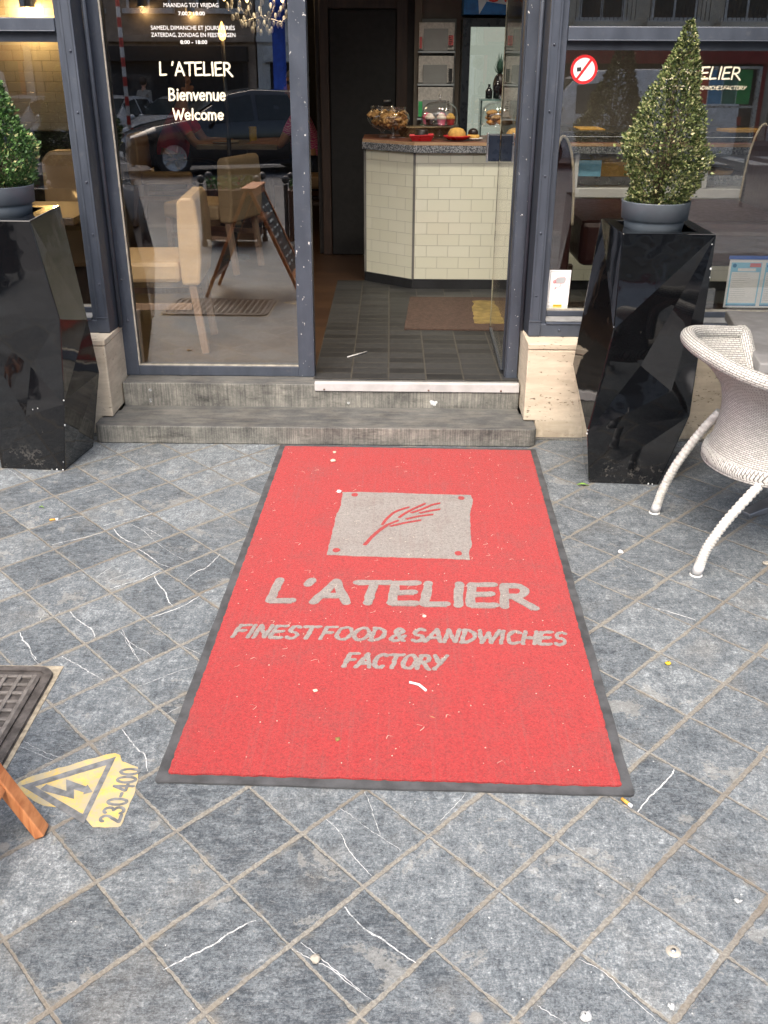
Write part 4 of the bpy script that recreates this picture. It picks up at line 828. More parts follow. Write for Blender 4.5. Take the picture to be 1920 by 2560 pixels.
mh = thing('manhole_cover', 'rusty cast iron manhole cover with waffle pattern at the left of the warning', 'manhole cover', (-1.28, 1.87, 0))
X0, X1, Y0, Y1 = -1.64, -.905, 1.60, 2.155
MB().box(X0, X1, Y0, Y1, .0005, .0022).build('mortar_bed', 'mortar', mh)
ring = lambda r0x, r1x, r0y, r1y, r: [(x+(r0x+r1x)/2, y+(r0y+r1y)/2) for x, y in rounded((r1x-r0x)/2, (r1y-r0y)/2, r, 5)]
b = MB()
def rim(inset, wd, r, z0, z1):
    A = ring(X0+inset, X1-inset, Y0+inset, Y1-inset, r); B = ring(X0+inset+wd, X1-inset-wd, Y0+inset+wd, Y1-inset-wd, max(.004, r-wd)); n = len(A)
    b.add([(x, y, z1) for x, y in A]+[(x, y, z1) for x, y in B]+[(x, y, z0) for x, y in A]+[(x, y, z0) for x, y in B],
          [(k, (k+1) % n, n+(k+1) % n, n+k) for k in range(n)]+[(k, 2*n+k, 2*n+(k+1) % n, (k+1) % n) for k in range(n)]+[(n+k, n+(k+1) % n, 3*n+(k+1) % n, 3*n+k) for k in range(n)])
rim(.014, .020, .045, .002, .0105); rim(.042, .012, .030, .002, .0095)
b.build('frame', 'iron', mh)
b = MB(); b.extr(ring(X0+.012, X1-.012, Y0+.012, Y1-.012, .045), flat(0), .002, .0042); b.build('cover_plate', 'iron', mh)
b = MB(); ix0, ix1, iy0, iy1 = X0+.058, X1-.058, Y0+.058, Y1-.058
nx, ny = 16, 12
for i in range(nx+1): x = ix0+(ix1-ix0)*i/nx; b.box(x-.0055, x+.0055, iy0-.0055, iy1+.0055, .0041, .0102)
for j in range(ny+1):
    y = iy0+(iy1-iy0)*j/ny
    for i in range(nx): b.box(ix0+(ix1-ix0)*i/nx+.0056, ix0+(ix1-ix0)*(i+1)/nx-.0056, y-.0055, y+.0055, .0041, .0099)
b.build('waffle_bars', 'irontop', mh, .0014)

def butt(x, y, a, lab):
    t = thing('cigarette_butt', lab, 'cigarette butt', (x, y, 0))
    d = Vector((math.cos(a), math.sin(a), 0)); p = Vector((x, y, .0045))
    MB().tube([p, p+d*.021], .0040, 8).build('filter', 'filter_', t); MB().tube([p+d*.021, p+d*.029], .0040, 8).build('paper_stub', 'paper', t)
butt(.508, 1.668, -.95, 'orange cigarette butt lying below the bottom right mat corner'); butt(-1.245, 3.053, .35, 'cigarette butt on the paving below the left planter')
def leafy(name, lab, x, y, L, a, mat):
    n = 7; V = []
    for i in range(n):
        t = i/(n-1); w_ = L*.17*math.sin(PI*min(.97, t+.03)); px, py = x+L*t*math.cos(a), y+L*t*math.sin(a); z = .004+.006*math.sin(PI*t)
        V += [(px-w_*math.sin(a), py+w_*math.cos(a), z), (px, py, z-.002), (px+w_*math.sin(a), py-w_*math.cos(a), z+.001)]
    F = []
    for i in range(n-1): F += [(3*i, 3*i+1, 3*i+4, 3*i+3), (3*i+1, 3*i+2, 3*i+5, 3*i+4)]
    tag(MB().add(V, F).build(name, mat, solid=.0008), lab, 'leaf')
leafy('fallen_leaf', 'narrow green leaf on the paving at the foot of the right planter', .695, 3.42, .045, -.15, 'leaflitter')
leafy('fallen_leaf', 'small yellow green leaf on the paving near the left planter', -1.32, 3.16, .022, -.3, 'leaflitter')
leafy('fallen_leaf', 'curled dry brown leaf lying on the lower part of the mat', .075, 1.965, .05, -.6, plain('dry_leaf', (.42, .26, .11), .7))
def scrap(lab, x, y, r, z, mat='crumb', name='crumb', cat='crumb'):
    b = MB(); b.sphere((x, y, z+r*.3), r, 5, .45)
    for v in b.v: v += Vector((random.uniform(-r, r)*.3, random.uniform(-r, r)*.3, random.uniform(0, r)*.2))
    tag(b.build(name, mat), lab, cat)
scrap('large cream crumb near the top edge of the red mat', -.268, 3.615, .011, .0105); scrap('white crumb at the top edge of the red mat, above a larger one', -.268, 3.71, .007, .0105)
scrap('white paper scrap at the top left corner of the emblem', -.225, 3.305, .010, .012, 'paper', 'paper_scrap', 'scrap')
scrap('pale crumb on the red mat left of its lower middle', -.21, 2.045, .006, .0105); scrap('yellow crumb near the bottom of the red mat', -.14, 1.85, .006, .0105, 'ochre')
scrap('white crumb under the lettering, between the L and the I', .08, 2.42, .006, .0105)
scrap('flattened white chewing gum on a joint below the mat', -.0135+-.13, 1.235, .010, .0, 'bead', 'chewing_gum', 'gum'); scrap('yellow petal on the paving right of the mat', .745, 2.205, .008, .001, 'labelyellow', 'petal', 'petal')
scrap('round grey gum spot on the paving near the table', 1.21, 2.79, .011, .0, 'bead', 'chewing_gum', 'gum'); scrap('white paper scrap on the paving right of the mat emblem', .75, 2.86, .009, .001, 'paper', 'paper_scrap', 'scrap')
scrap('small white scrap on the paving under the bottle top', .488, 1.15, .007, .0, 'vein', 'paper_scrap', 'scrap')
scrap('white gum spot on the paving at the bottom edge of the photo', .335, 1.128, .010, .0, 'vein', 'chewing_gum', 'gum')
scrap('white scrap on the paving at lower right of the photo', .678, 1.386, .008, .0, 'vein', 'paper_scrap', 'scrap')
tag(MB().tube([(.035, 2.085, .0145), (.06, 2.075, .0145), (.078, 2.05, .0145)], .0035, 6).build('paper_twist', 'paper'), 'small white paper twist on the mat under the lettering', 'scrap')
t = thing('bottle_top', 'round metal bottle cap pressed into the paving at lower right', 'bottle cap', (.521, 1.266, 0))
MB().lathe([(.001, .004), (.008, .004), (.0125, .0035), (.014, .001)], (.521, 1.266, 0), 16).build('cap_disc', 'bead', t); MB().lathe([(.0005, .0058), (.0045, .0054), (.0052, .0042)], (.521, 1.266, 0), 12).build('cap_centre', 'steel', t)
b = MB()
for i in range(420):
    x, y = random.uniform(-1.7, 1.7), random.uniform(.9, 3.75)
    u, v = mat_inv(x, y)
    if abs(u) < mw/2+.01 and abs(v) < ml/2+.01: continue
    r = random.uniform(.0007, .0024); b.add([(x+r*math.cos(k*1.57+random.uniform(-.4, .4)), y+r*math.sin(k*1.57+random.uniform(-.4, .4)), .002) for k in range(4)], [(0, 1, 2, 3)])
tag(b.build('paving_grit', 'vein'), kind='stuff')

# ================================================================== PLANTERS WITH BOX CONES
def leaf_blob(mb, centre_fn, count, size, tone_fn):
    for i in range(count):
        p, outd = centre_fn()
        d = (outd + Vector((random.gauss(0, .6), random.gauss(0, .6), random.gauss(.25, .6)))).normalized()
        sd = d.cross(Vector((random.gauss(0, 1), random.gauss(0, 1), random.gauss(0, 1)))).normalized(); nn = d.cross(sd)
        L = size*random.uniform(.6, 1.3); w_ = L*random.uniform(.24, .36); cup = nn*(w_*.35)
        o = len(mb.v)
        mb.v += [p, p+d*L*.45+sd*w_+cup, p+d*L, p+d*L*.45-sd*w_+cup, p+d*L*.5]
        mb.f += [[o, o+1, o+4], [o+1, o+2, o+4], [o+2, o+3, o+4], [o+3, o, o+4]]
        tn = tone_fn(); mb.tone += [tn]*4
def planter(lab, V, F, chips, loc):
    t = thing('faceted_planter', lab, 'planter', loc, 'faceted black planters')
    b = MB().add(V, F); o = b.build('planter_body', 'lacquer', t, .0035)
    for x, y, z, r in chips: MB().sphere((x, y, z), r*.7, 5, 1.2).build('paint_chip', 'vein', o)
    return t
# right: vertices named as seen (front face towards the street)
def planter_mesh(P, top_in):
    names = list(P); idx = {n: i for i, n in enumerate(names)}
    V = [P[n] for n in names]
    return names, idx, V
PR = dict(TL=(.775, 3.45, .95), TR=(1.101, 3.452, .948), BTR=(1.095, 3.79, .95), BTL=(.762, 3.79, .952),
          V1=(.768, 3.405, .62), V2=(.893, 3.452, .474), V3=(.716, 3.43, .215), V4=(1.102, 3.452, .277), V5=(1.012, 3.425, .384),
          FBL=(.745, 3.448, 0), FBR=(1.012, 3.432, 0), S1=(.692, 3.72, .40), S2=(.752, 3.73, .14), BBL=(.765, 3.69, 0), BBR=(1.02, 3.69, 0),
          R1=(1.135, 3.70, .60), R2=(1.12, 3.66, .28), K1=(.9, 3.83, .5))
HOLE = lambda s: {}
def build_planter(P, lab, chips, side):
    ids = {n: i for i, n in enumerate(P)}; V = list(P.values())
    tri = ['TL V1 TR', 'TR V1 V2', 'TR V2 V5', 'TR V5 V4', 'V1 V3 V2', 'V2 V3 V5', 'V3 V4 V5', 'V3 FBL V4', 'FBL FBR V4',
           'TL BTL V1', 'BTL S1 V1', 'V1 S1 V3', 'S1 S2 V3', 'V3 S2 FBL', 'S2 BBL FBL',
           'TR R1 BTR', 'TR V4 R1', 'V4 R2 R1', 'V4 FBR R2', 'FBR BBR R2', 'BTR R1 K1', 'BTR K1 BTL', 'BTL K1 S1', 'K1 R1 R2', 'K1 R2 BBR', 'K1 BBR BBL', 'K1 BBL S2', 'K1 S2 S1', 'FBL BBL BBR', 'FBL BBR FBR']
    F = [[ids[n] for n in q.split()] for q in tri]
    # open top: a frame round a square hole and its inner walls
    T = [Vector(P[n]) for n in ('TL', 'TR', 'BTR', 'BTL')]; c = sum(T, Vector())/4; o = len(V)
    inn = [c + (p-c)*.70 for p in T]; V += inn + [p - Vector((0, 0, .05)) for p in inn]
    tid = [ids[n] for n in ('TL', 'TR', 'BTR', 'BTL')]
    for k in range(4):
        j = (k+1) % 4; F.append([tid[k], tid[j], o+j, o+k]); F.append([o+k, o+j, o+4+j, o+4+k])
    F.append([o+4, o+5, o+6, o+7])
    return planter(lab, V, F, chips, (c.x, c.y, 0)), c
pr, cR = build_planter(PR, 'glossy black faceted planter right of the steps, beside the wicker chair', [(1.098, 3.449, .83, .006), (1.099, 3.449, .80, .004), (.717, 3.43, .225, .004), (.716, 3.43, .212, .005), (.768, 3.404, .63, .003), (.99, 3.433, .003, .004), (.975, 3.434, .004, .005), (1.09, 3.45, .915, .003)], 1)
PL = dict(TL=(-1.65, 3.50, .974), TR=(-1.323, 3.50, .973), BTR=(-1.312, 3.80, .985), BTL=(-1.64, 3.80, .985),
          V1=(-1.262, 3.49, .620), V2=(-1.41, 3.515, .43), V3=(-1.60, 3.49, .63), V4=(-1.293, 3.495, .302), V5=(-1.45, 3.49, .24),
          FBL=(-1.60, 3.53, 0), FBR=(-1.338, 3.512, 0), S1=(-1.70, 3.74, .5), S2=(-1.66, 3.73, .2), BBL=(-1.58, 3.78, 0), BBR=(-1.30, 3.775, 0),
          R1=(-1.247, 3.755, .55), R2=(-1.232, 3.77, .33), K1=(-1.5, 3.88, .5))
def build_left():
    P = PL; ids = {n: i for i, n in enumerate(P)}; V = list(P.values())
    tri = ['TL V3 TR', 'TR V3 V1', 'V3 V2 V1', 'V2 V4 V1', 'V2 V5 V4', 'V3 V5 V2', 'V3 FBL V5', 'V5 FBL FBR', 'V5 FBR V4',
           'TR V1 R1', 'TR R1 BTR', 'V1 V4 R1', 'V4 R2 R1', 'V4 FBR R2', 'FBR BBR R2',
           'TL BTL S1', 'TL S1 V3', 'V3 S1 S2', 'V3 S2 FBL', 'S2 BBL FBL', 'BTR R1 K1', 'BTR K1 BTL', 'BTL K1 S1', 'K1 R1 R2', 'K1 R2 BBR', 'K1 BBR BBL', 'K1 BBL S2', 'K1 S2 S1', 'FBL BBL BBR', 'FBL BBR FBR']
    F = [[ids[n] for n in q.split()] for q in tri]
    T = [Vector(P[n]) for n in ('TL', 'TR', 'BTR', 'BTL')]; c = sum(T, Vector())/4; o = len(V)
    inn = [c + (p-c)*.70 for p in T]; V += inn + [p - Vector((0, 0, .05)) for p in inn]
    tid = [ids[n] for n in ('TL', 'TR', 'BTR', 'BTL')]
    for k in range(4):
        j = (k+1) % 4; F.append([tid[k], tid[j], o+j, o+k]); F.append([o+k, o+j, o+4+j, o+4+k])
    F.append([o+4, o+5, o+6, o+7])
    return planter('glossy black faceted planter at the left edge of the photo, chipped at its foot', V, F, [(-1.294, 3.494, .303, .004), (-1.305, 3.497, .20, .005), (-1.337, 3.511, .07, .0035), (-1.338, 3.511, .04, .004), (-1.345, 3.513, .004, .005), (-1.37, 3.515, .004, .006), (-1.39, 3.516, .005, .004), (-1.40, 3.493, .27, .003), (-1.42, 3.492, .265, .003)], (c.x, c.y, 0)), c
pl_, cL = build_left()
def cone_shrub(lab, c, z0, H, R, mat, n, size, tones, group, seed, lean, rag=1.):
    random.seed(seed)
    t = thing('potted_box_cone', lab, 'potted shrub', (c.x, c.y, z0), group)
    MB().lathe([(.001, -.028), (.100, -.028), (.106, .018), (.108, .028), (.1175, .030), (.121, .088), (.1225, .091), (.1155, .091), (.113, .075), (.02, .073)], (c.x, c.y, z0), 40).build('pot', 'pot', t)
    MB().lathe([(.001, .08), (.06, .079), (.1125, .074)], (c.x, c.y, z0), 20).build('potting_soil', 'soil', t)
    st = MB(); base = Vector((c.x, c.y, z0+.075))
    for i in range(14):
        a = random.uniform(0, 2*PI); h = random.uniform(.15, .95)*H; rr = R*prof_r(h/H)*random.uniform(.3, .9)
        tip = base + Vector((rr*math.cos(a)+lean*h, rr*math.sin(a), h)); mid = (base+tip)/2 + Vector((-rr*.2*math.cos(a), -rr*.2*math.sin(a), H*.05))
        st.tube([base+Vector((random.uniform(-.02, .02), random.uniform(-.02, .02), 0)), mid, tip], [.004, .003, .0012], 5)
    st.build('stems', 'twig', t)
    b = MB()
    lumps = [(random.uniform(0, 2*PI), random.random(), random.uniform(-.24, .20)*rag, 0) for _ in range(70)]
    def cen():
        while True:
            h = random.random()**1.18
            rad = prof_r(h); 
            if random.random() < rad+.12: break
        a = random.uniform(0, 2*PI)
        k = 1 + sum(l[2]*math.exp(-((h-l[1])/.07)**2 - ((a-l[0]+PI) % (2*PI)-PI)**2/.25) for l in lumps)
        rr = R*rad*k*(random.uniform(.30, 1.0)**.34)
        if random.random() < .03*rag: rr *= random.uniform(1.05, 1.22)
        return base + Vector((rr*math.cos(a)+lean*h*H, rr*math.sin(a), .012+h*H)), Vector((math.cos(a), math.sin(a), .45))
    leaf_blob(b, cen, n, size, tones)
    b.build('foliage', mat, t)
def prof_r(h):
    pts = ((0, .74), (.06, .90), (.18, 1.0), (.32, .97), (.48, .80), (.62, .58), (.74, .40), (.85, .27), (.93, .17), (1., .03))
    for (a, r0), (b_, r1) in zip(pts, pts[1:]):
        if h <= b_: return r0+(r1-r0)*(h-a)/(b_-a)
    return .03
cone_shrub('dry yellowing box cone in a grey pot on the right planter', Vector((.915, 3.60, 0)), .952, .575, .148, 'leafdry', 13500, .0128, lambda: min(1, max(0, random.betavariate(1.4, 2.0)+random.choice((0, 0, 0, .3)))), 'box cones on the planters', 14, .075, 1.05)
cone_shrub('fresh green box cone in a grey pot on the left planter', Vector((-1.478, 3.66, 0)), .985, .42, .150, 'leafgreen', 8500, .0150, lambda: (.97 if random.random() < .05 else random.betavariate(1.6, 2.8)), 'box cones on the planters', 5, .02)
random.seed(21)

# ================================================================== WICKER CHAIR, TABLE, A-BOARD
ch = thing('wicker_chair', 'white woven wicker tub chair with curved legs on the paving at the right edge', 'chair', (1.18, 2.94, 0))
cx, cy = 1.222, 2.945      # seat centre; the chair faces +x
def shell(a, t):
    """a: angle round the shell (180 = back), t: 0 bottom .. 1 rim"""
    ca, sa = math.cos(a), math.sin(a)
    back = max(0, -ca)
    rb = .205 + .012*t - .045*math.sin(PI*min(1, t*1.1))
    flare = max(0, t-.62)/.38
    r = rb + .085*flare**1.6
    zt = .300 + (.640 + .055*back**2 - .04*max(0, ca))*t - .300*t
    return Vector((cx + r*ca*1.02, cy + r*sa*1.12, zt))
A0, A1, NA, NTT = math.radians(96), math.radians(264), 60, 26
b = MB(); V = []; F = []; U = []
for i in range(NA+1):
    for j in range(NTT+1):
        V.append(shell(A0+(A1-A0)*i/NA, j/NTT))
uvf = lambda i, j: (i/NA*.80, j/NTT*.44)
for i in range(NA):
    for j in range(NTT):
        k = i*(NTT+1)+j; F.append((k, k+NTT+1, k+NTT+2, k+1)); U.append([uvf(i, j), uvf(i+1, j), uvf(i+1, j+1), uvf(i, j+1)])
b.add(V, F, U, True); b.build('woven_shell', 'wick', ch, solid=.012)
# thick rolled rim along the top edge and down the arm fronts
path = [shell(A0, .25)+Vector((.01, 0, 0)), shell(A0, .6), shell(A0, .85)] + [shell(A0+(A1-A0)*i/36, 1.) + Vector((0, 0, .004)) for i in range(37)] + [shell(A1, .85), shell(A1, .6), shell(A1, .25)+Vector((.01, 0, 0))]
path = smooth_path(path, 4)
def uv_tube(path, rad, n, ul, vl):
    mb = MB(); s0 = 0.; base = MB().tube(path, rad, n, cap=False)
    mb.v = base.v; mb.f = base.f; mb.sm = base.sm
    acc = [0.]
    for p, q in zip(path[:-1], path[1:]): acc.append(acc[-1] + (Vector(q)-Vector(p)).length)
    for fi in range(len(mb.f)):
        i, k = divmod(fi, n); mb.uv[fi] = [(acc[i], k*vl), (acc[i], (k+1)*vl), (acc[i+1], (k+1)*vl), (acc[i+1], k*vl)]
    return mb
uv_tube(path, .024, 14, 1, .0104).build('rolled_rim', 'wick', ch)
# seat and apron
b = MB(); b.lathe([(.001, .36), (.16, .358), (.205, .345), (.212, .32), (.205, .298), (.15, .292), (.001, .292)], (cx, cy, 0), 40, 1.02, 1.1)
for fi in range(len(b.f)): b.uv[fi] = [(b.v[k].x+.3*b.v[k].z, b.v[k].y) for k in b.f[fi]]
b.build('woven_seat', 'wick', ch)
def leg(pts, nm='leg'):
    p_ = smooth_path(pts, 26); rad = []
    for i in range(len(p_)): rad.append(.0148 + .0015*(1 if (i % 3) else -1) )
    l = MB().tube(p_, rad, 14).build(nm, 'wickleg', ch)
    a, d = Vector(p_[-1]), (Vector(p_[-1])-Vector(p_[-4])).normalized()
    MB().tube([a-d*.004, a+d*.030], .0168, 16).build('metal_ferrule', 'alu', l); MB().lathe([(.001, 0), (.0205, 0), (.0205, .004), (.018, .006)], (a.x+d.x*.033, a.y+d.y*.033, .0005), 16).build('glide', 'white', l)
leg([(1.085, 3.085, .425), (1.040, 3.125, .33), (.985, 3.155, .20), (.955, 3.168, .10), (.943, 3.174, .034)])
leg([(1.190, 2.775, .360), (1.120, 2.748, .295), (1.035, 2.725, .19), (.985, 2.715, .10), (.968, 2.712, .034)])
leg([(1.38, 3.08, .30), (1.44, 3.14, .18), (1.48, 3.17, .034)]); leg([(1.38, 2.80, .30), (1.44, 2.75, .18), (1.48, 2.72, .034)])
b = MB(); b.obox((1.032, 2.985, .318), ((.25, 1, 0), (1, -.2, 0), (0, 0, 1)), (.012, .004, .013)); b.build('label_tab', 'black', ch)
tb = thing('terrace_table', 'grey square terrace table on a pedestal base behind the wicker chair', 'table', (1.62, 3.34, 0))
def rot(x, y, a, c): return (c[0]+x*math.cos(a)-y*math.sin(a), c[1]+x*math.sin(a)+y*math.cos(a))
tc = (1.60, 3.37); ta = -.15
b = MB(); b.prism([rot(x, y, ta, tc) for x, y in ((-.37, -.37), (.37, -.37), (.37, .37), (-.37, .37))], .565, .603); b.build('table_top', 'greytop', tb, .006)
MB().tube([(tc[0], tc[1], .03), (tc[0], tc[1], .565)], .034, 18).build('pedestal', 'castgrey', tb)
for k in range(4):
    a = math.radians(212+90*k); d = Vector((math.cos(a), math.sin(a), 0)); n = Vector((-d.y, d.x, 0)); c = Vector((*tc, 0))
    b = MB(); T_ = c+d*.40
    b.add([c+n*.05+Vector((0, 0, .0)), c-n*.05, T_-n*.022, T_+n*.022, c+n*.045+Vector((0, 0, .055)), c-n*.045+Vector((0, 0, .055)), T_-n*.02+Vector((0, 0, .016)), T_+n*.02+Vector((0, 0, .016))], [(0, 1, 2, 3), (7, 6, 5, 4), (0, 4, 5, 1), (1, 5, 6, 2), (2, 6, 7, 3), (3, 7, 4, 0)])
    b.build('base_foot', 'castgrey', tb, .004)

ps = thing('added_shade_parasol', 'charcoal canvas parasol added out of view to shade the paving by the terrace table', 'parasol', (2.35, 2.75, 0))  # unseen parasol, added to shade the paving round the table
MB().tube([(2.35, 2.75, .04), (2.35, 2.75, 2.42)], .024, 14).build('pole', 'castgrey', ps); MB().lathe([(.001, .05), (.26, .045), (.28, .0)], (2.35, 2.75, 0), 28).build('base_plate', 'castgrey', ps)
n_ = 8; V = [(2.35, 2.75, 2.48)] + [(2.35+1.42*math.cos(2*PI*(k+.5)/n_), 2.75+1.30*math.sin(2*PI*(k+.5)/n_), 2.06) for k in range(n_)] + [(2.35+1.43*math.cos(2*PI*(k+.5)/n_), 2.75+1.31*math.sin(2*PI*(k+.5)/n_), 1.93) for k in range(n_)]
MB().add(V, [(0, 1+k, 1+(k+1) % n_) for k in range(n_)] + [(1+k, 9+k, 9+(k+1) % n_, 1+(k+1) % n_) for k in range(n_)]).build('canopy', plain('charcoal_canvas', (.05, .05, .052), .9), ps, solid=.004)
for k in range(n_): a = 2*PI*(k+.5)/n_; MB().bar((2.35, 2.75, 2.40), (2.35+1.38*math.cos(a), 2.75+1.26*math.sin(a), 2.05), .014, .012).build('rib', 'castgrey', ps)
ab = thing('chalkboard_easel', 'folding wooden A-board with chalk writing standing left of the mat, one foot in view', 'A-board', (-1.1, 1.3, 0))
apx, az = -1.10, .735
for s, foot in ((1, -.752), (-1, -1.44)):
    top = Vector((apx + s*.015, 0, az)); ft = Vector((foot, 0, .003)); d = (top-ft).normalized(); nrm = Vector((d.z*s, 0, -d.x*s)).normalized()
    for y in (1.075, 1.538): MB().obox((ft+top)/2 + Vector((0, y, 0)), (d, (0, 1, 0), nrm), ((top-ft).length/2, .0175, .0115)).build('side_rail', 'teak', ab, .003)
    L_ = (top-ft).length
    for q in (.20, .965): MB().obox(ft + d*(L_*q) + Vector((0, 1.3065, 0)), (d, (0, 1, 0), nrm), (.022, .2135, .0085)).build('cross_rail', 'teak', ab, .002)
    MB().obox(ft + d*(L_*.583) + Vector((0, 1.3065, 0)), (d, (0, 1, 0), nrm), (L_*.362, .2135, .004)).build('chalkboard', 'board', ab)
    cb = MB()
    for k in range(9):
        c0 = ft + d*(L_*(.30+.066*k)) + nrm*.0052 + Vector((0, 1.3065, 0)); n0 = random.randint(2, 4)
        for i in range(n0):
            cb.obox(c0 + Vector((0, random.uniform(-.16, .16), 0)), (d, (0, 1, 0), nrm), (random.uniform(.004, .009), random.uniform(.02, .05), .0006))
    cb.build('chalk_marks', 'chalk', ab)
MB().box(apx-.05, apx+.05, 1.06, 1.553, az+.004, az+.018).build('top_cap', 'teak', ab, .003)

# ================================================================== INSIDE THE CAFE
YF = 6.05
ct = thing('cafe_counter', 'cream tiled counter with grey speckled edge and angled end facet', 'counter', (.4, 6.1, FZ))
P0, P1, P2 = (-.232, 6.288), (.075, YF), (.80, YF)
def wallq(mb, a, b_, z0, z1, u0=0.):
    L = math.hypot(b_[0]-a[0], b_[1]-a[1])
    mb.add([(a[0], a[1], z0), (b_[0], b_[1], z0), (b_[0], b_[1], z1), (a[0], a[1], z1)], [(0, 1, 2, 3)], [[(u0, z0), (u0+L, z0), (u0+L, z1), (u0, z1)]])
ZO = .2485
b = MB(); wallq(b, (P1[0]+.008, YF), P2, ZO, .994); b.uv[0] = [(q[0]-.008, q[1]-ZO+.0002) for q in b.uv[0]]; b.build('front_tiles', 'tile', ct)
b = MB(); wallq(b, (-.222, 6.281), (P1[0]-.007, YF+.005), ZO, .994); b.uv[0] = [(q[0]+.021, q[1]-ZO+.0002) for q in b.uv[0]]; b.build('angled_tiles', 'tile', ct)
b = MB(); b.prism([(-.2225, 6.283), (.07, 6.056), (.80, 6.053), (.80, 6.6), (-.2225, 6.6)], FZ, .994, False); b.build('carcass', 'taupe', ct)
b = MB(); b.bar((P1[0], YF+.002, ZO), (P1[0], YF+.002, .994), .012, .012); b.bar((-.230, 6.290, ZO), (-.230, 6.290, .994), .012, .012); b.build('corner_trim', 'tilegrout', ct)
b = MB(); b.prism([(-.235, 6.284), (.073, YF-.006), (.81, YF-.006), (.81, 6.3), (-.235, 6.6)], FZ, .2480); b.build('plinth', 'blackplinth', ct)
top = [(-.246, 6.268), (.070, YF-.032), (2.5, YF-.032), (2.5, 6.55), (-.246, 6.62)]
b = MB(); b.prism(top, .9945, 1.036); b.build('granite_edge', 'granite', ct, .003)
b = MB(); b.prism([(x+(.004 if x < 0 else 0), y+(.002)) for x, y in top], 1.0362, 1.0555); wt = b.build('worktop', 'woodtop', ct, .001)
b = MB()
for a_, b2 in ((top[0], top[1]), (top[1], top[2])): wallq(b, (a_[0]+.003, a_[1]-.0005), (b2[0]+.003, b2[1]-.0005), 1.0368, 1.0545)
b.build('edge_banding', 'woodedge', wt)
TZ = 1.0562
# glass biscuit jars on feet
def jar(lab, x, y, r, fill):
    t = thing('biscuit_jar', lab, 'glass jar', (x, y, TZ), 'footed glass jars on the counter')
    MB().lathe([(.028, .0), (.030, .002), (.012, .014), (.010, .028), (.018, .040), (.05*r/.1, .052), (.085*r/.1, .075), (r, .108), (.096*r/.1, .134), (.080*r/.1, .150), (.074*r/.1, .158), (.076*r/.1, .176), (.078*r/.1, .1775)], (x, y, TZ), 30).build('jar_glass', 'clearglass', t, solid=.002)
    b = MB()
    for i in range(fill):
        a = random.uniform(0, 2*PI); rr = r*.78*math.sqrt(random.random()); z = TZ+.066+.010*(rr/r)**2*4+random.uniform(0, .06)
        k = Vector((random.gauss(0, 1), random.gauss(0, 1), random.gauss(0, 1))).normalized(); u_ = k.orthogonal().normalized(); v_ = k.cross(u_)
        b.obox((x+rr*math.cos(a), y+rr*math.sin(a), z), (u_, v_, k), (.019, .016, .006))
    o = b.build('biscuit_heap', 'biscuit', bevel=.003)
    tag(o, 'heap of biscuits inside the ' + ('front' if fill < 46 else 'rear') + ' footed glass jar', 'biscuits', kind='stuff')
jar('footed glass biscuit jar at the front of the counter, nearest the cakes', -.055, 6.30, .098, 44); jar('footed glass biscuit jar behind another jar at the counter end', -.125, 6.42, .096, 48)
def dome(lab, x, y, inside):
    t = thing('cake_dome', lab, 'cake dome', (x, y, TZ), 'glass cake domes on the counter')
    MB().lathe([(.055, 0), (.057, .004), (.02, .012), (.012, .03), (.012, .055), (.03, .068), (.118, .074), (.120, .080), (.001, .079)], (x, y, TZ), 32).build('cake_stand', 'clearglass', t)
    d = MB().lathe([(.106, .082), (.109, .10), (.108, .14), (.098, .175), (.070, .200), (.030, .212), (.001, .214)], (x, y, TZ), 32).build('glass_cover', 'clearglass', t, solid=.002)
    b = MB(); b.lathe([(.001, .214), (.006, .215), (.005, .228), (.010, .236), (.009, .248), (.001, .252)], (x, y, TZ), 12); b.build('knob', 'crystal', d)
dome('domed glass cake stand with cupcakes in the middle of the counter', .225, 6.27, 0); dome('domed glass cake stand with pastries near the open door edge', .585, 6.26, 0)
def cupcake(lab, x, y, z, wrap, ice):
    t = thing('cupcake', lab, 'cupcake', (x, y, z), 'cupcakes under the glass dome')
    n = 20; b = MB(); V = []
    for r0, zz in ((.020, 0), (.027, .034)):
        for k in range(2*n): rr = r0*(1 if k % 2 else .93); V.append((x+rr*math.cos(PI*k/n), y+rr*math.sin(PI*k/n), z+zz))
    b.add(V, [(k, (k+1) % (2*n), 2*n+(k+1) % (2*n), 2*n+k) for k in range(2*n)] + [tuple(range(2*n))[::-1]]); b.build('paper_case', wrap, t)
    MB().lathe([(.027, .033), (.030, .040), (.027, .048), (.020, .051), (.021, .056), (.013, .063), (.001, .067)], (x, y, z), 18).build('icing', ice, t)
CZ = TZ+.0805
cupcake('chocolate brown cupcake with pale icing, left under the dome', .165, 6.235, CZ, 'maroon', 'icing'); cupcake('pink cupcake with cream icing in the centre under the dome', .235, 6.215, CZ, 'pinkicing', 'icing')
cupcake('dark red cupcake with yellow icing, right under the dome', .290, 6.245, CZ, 'awningred', 'cake'); cupcake('pink iced cupcake at the back left under the dome', .150, 6.30, CZ, 'pinkicing', 'pinkicing'); cupcake('cupcake with bright pink icing at the back under the dome', .24, 6.31, CZ, 'awningred', 'pinkicing')
for i in range(3):
    for k in range(5):
        a = 2*PI*k/5+i*.5; x, y = .585+.055*math.cos(a), 6.26+.055*math.sin(a)
        if i < 2 or k < 3:
            b = MB(); b.sphere((x, y, CZ+.016+i*.026), .026, 8, .62, 1.15, .85); o = b.build('pastry', 'pie' if i == 0 else 'biscuit'); tag(o, 'golden pastry piled under the right glass dome', 'pastry', 'pastries under the right dome')
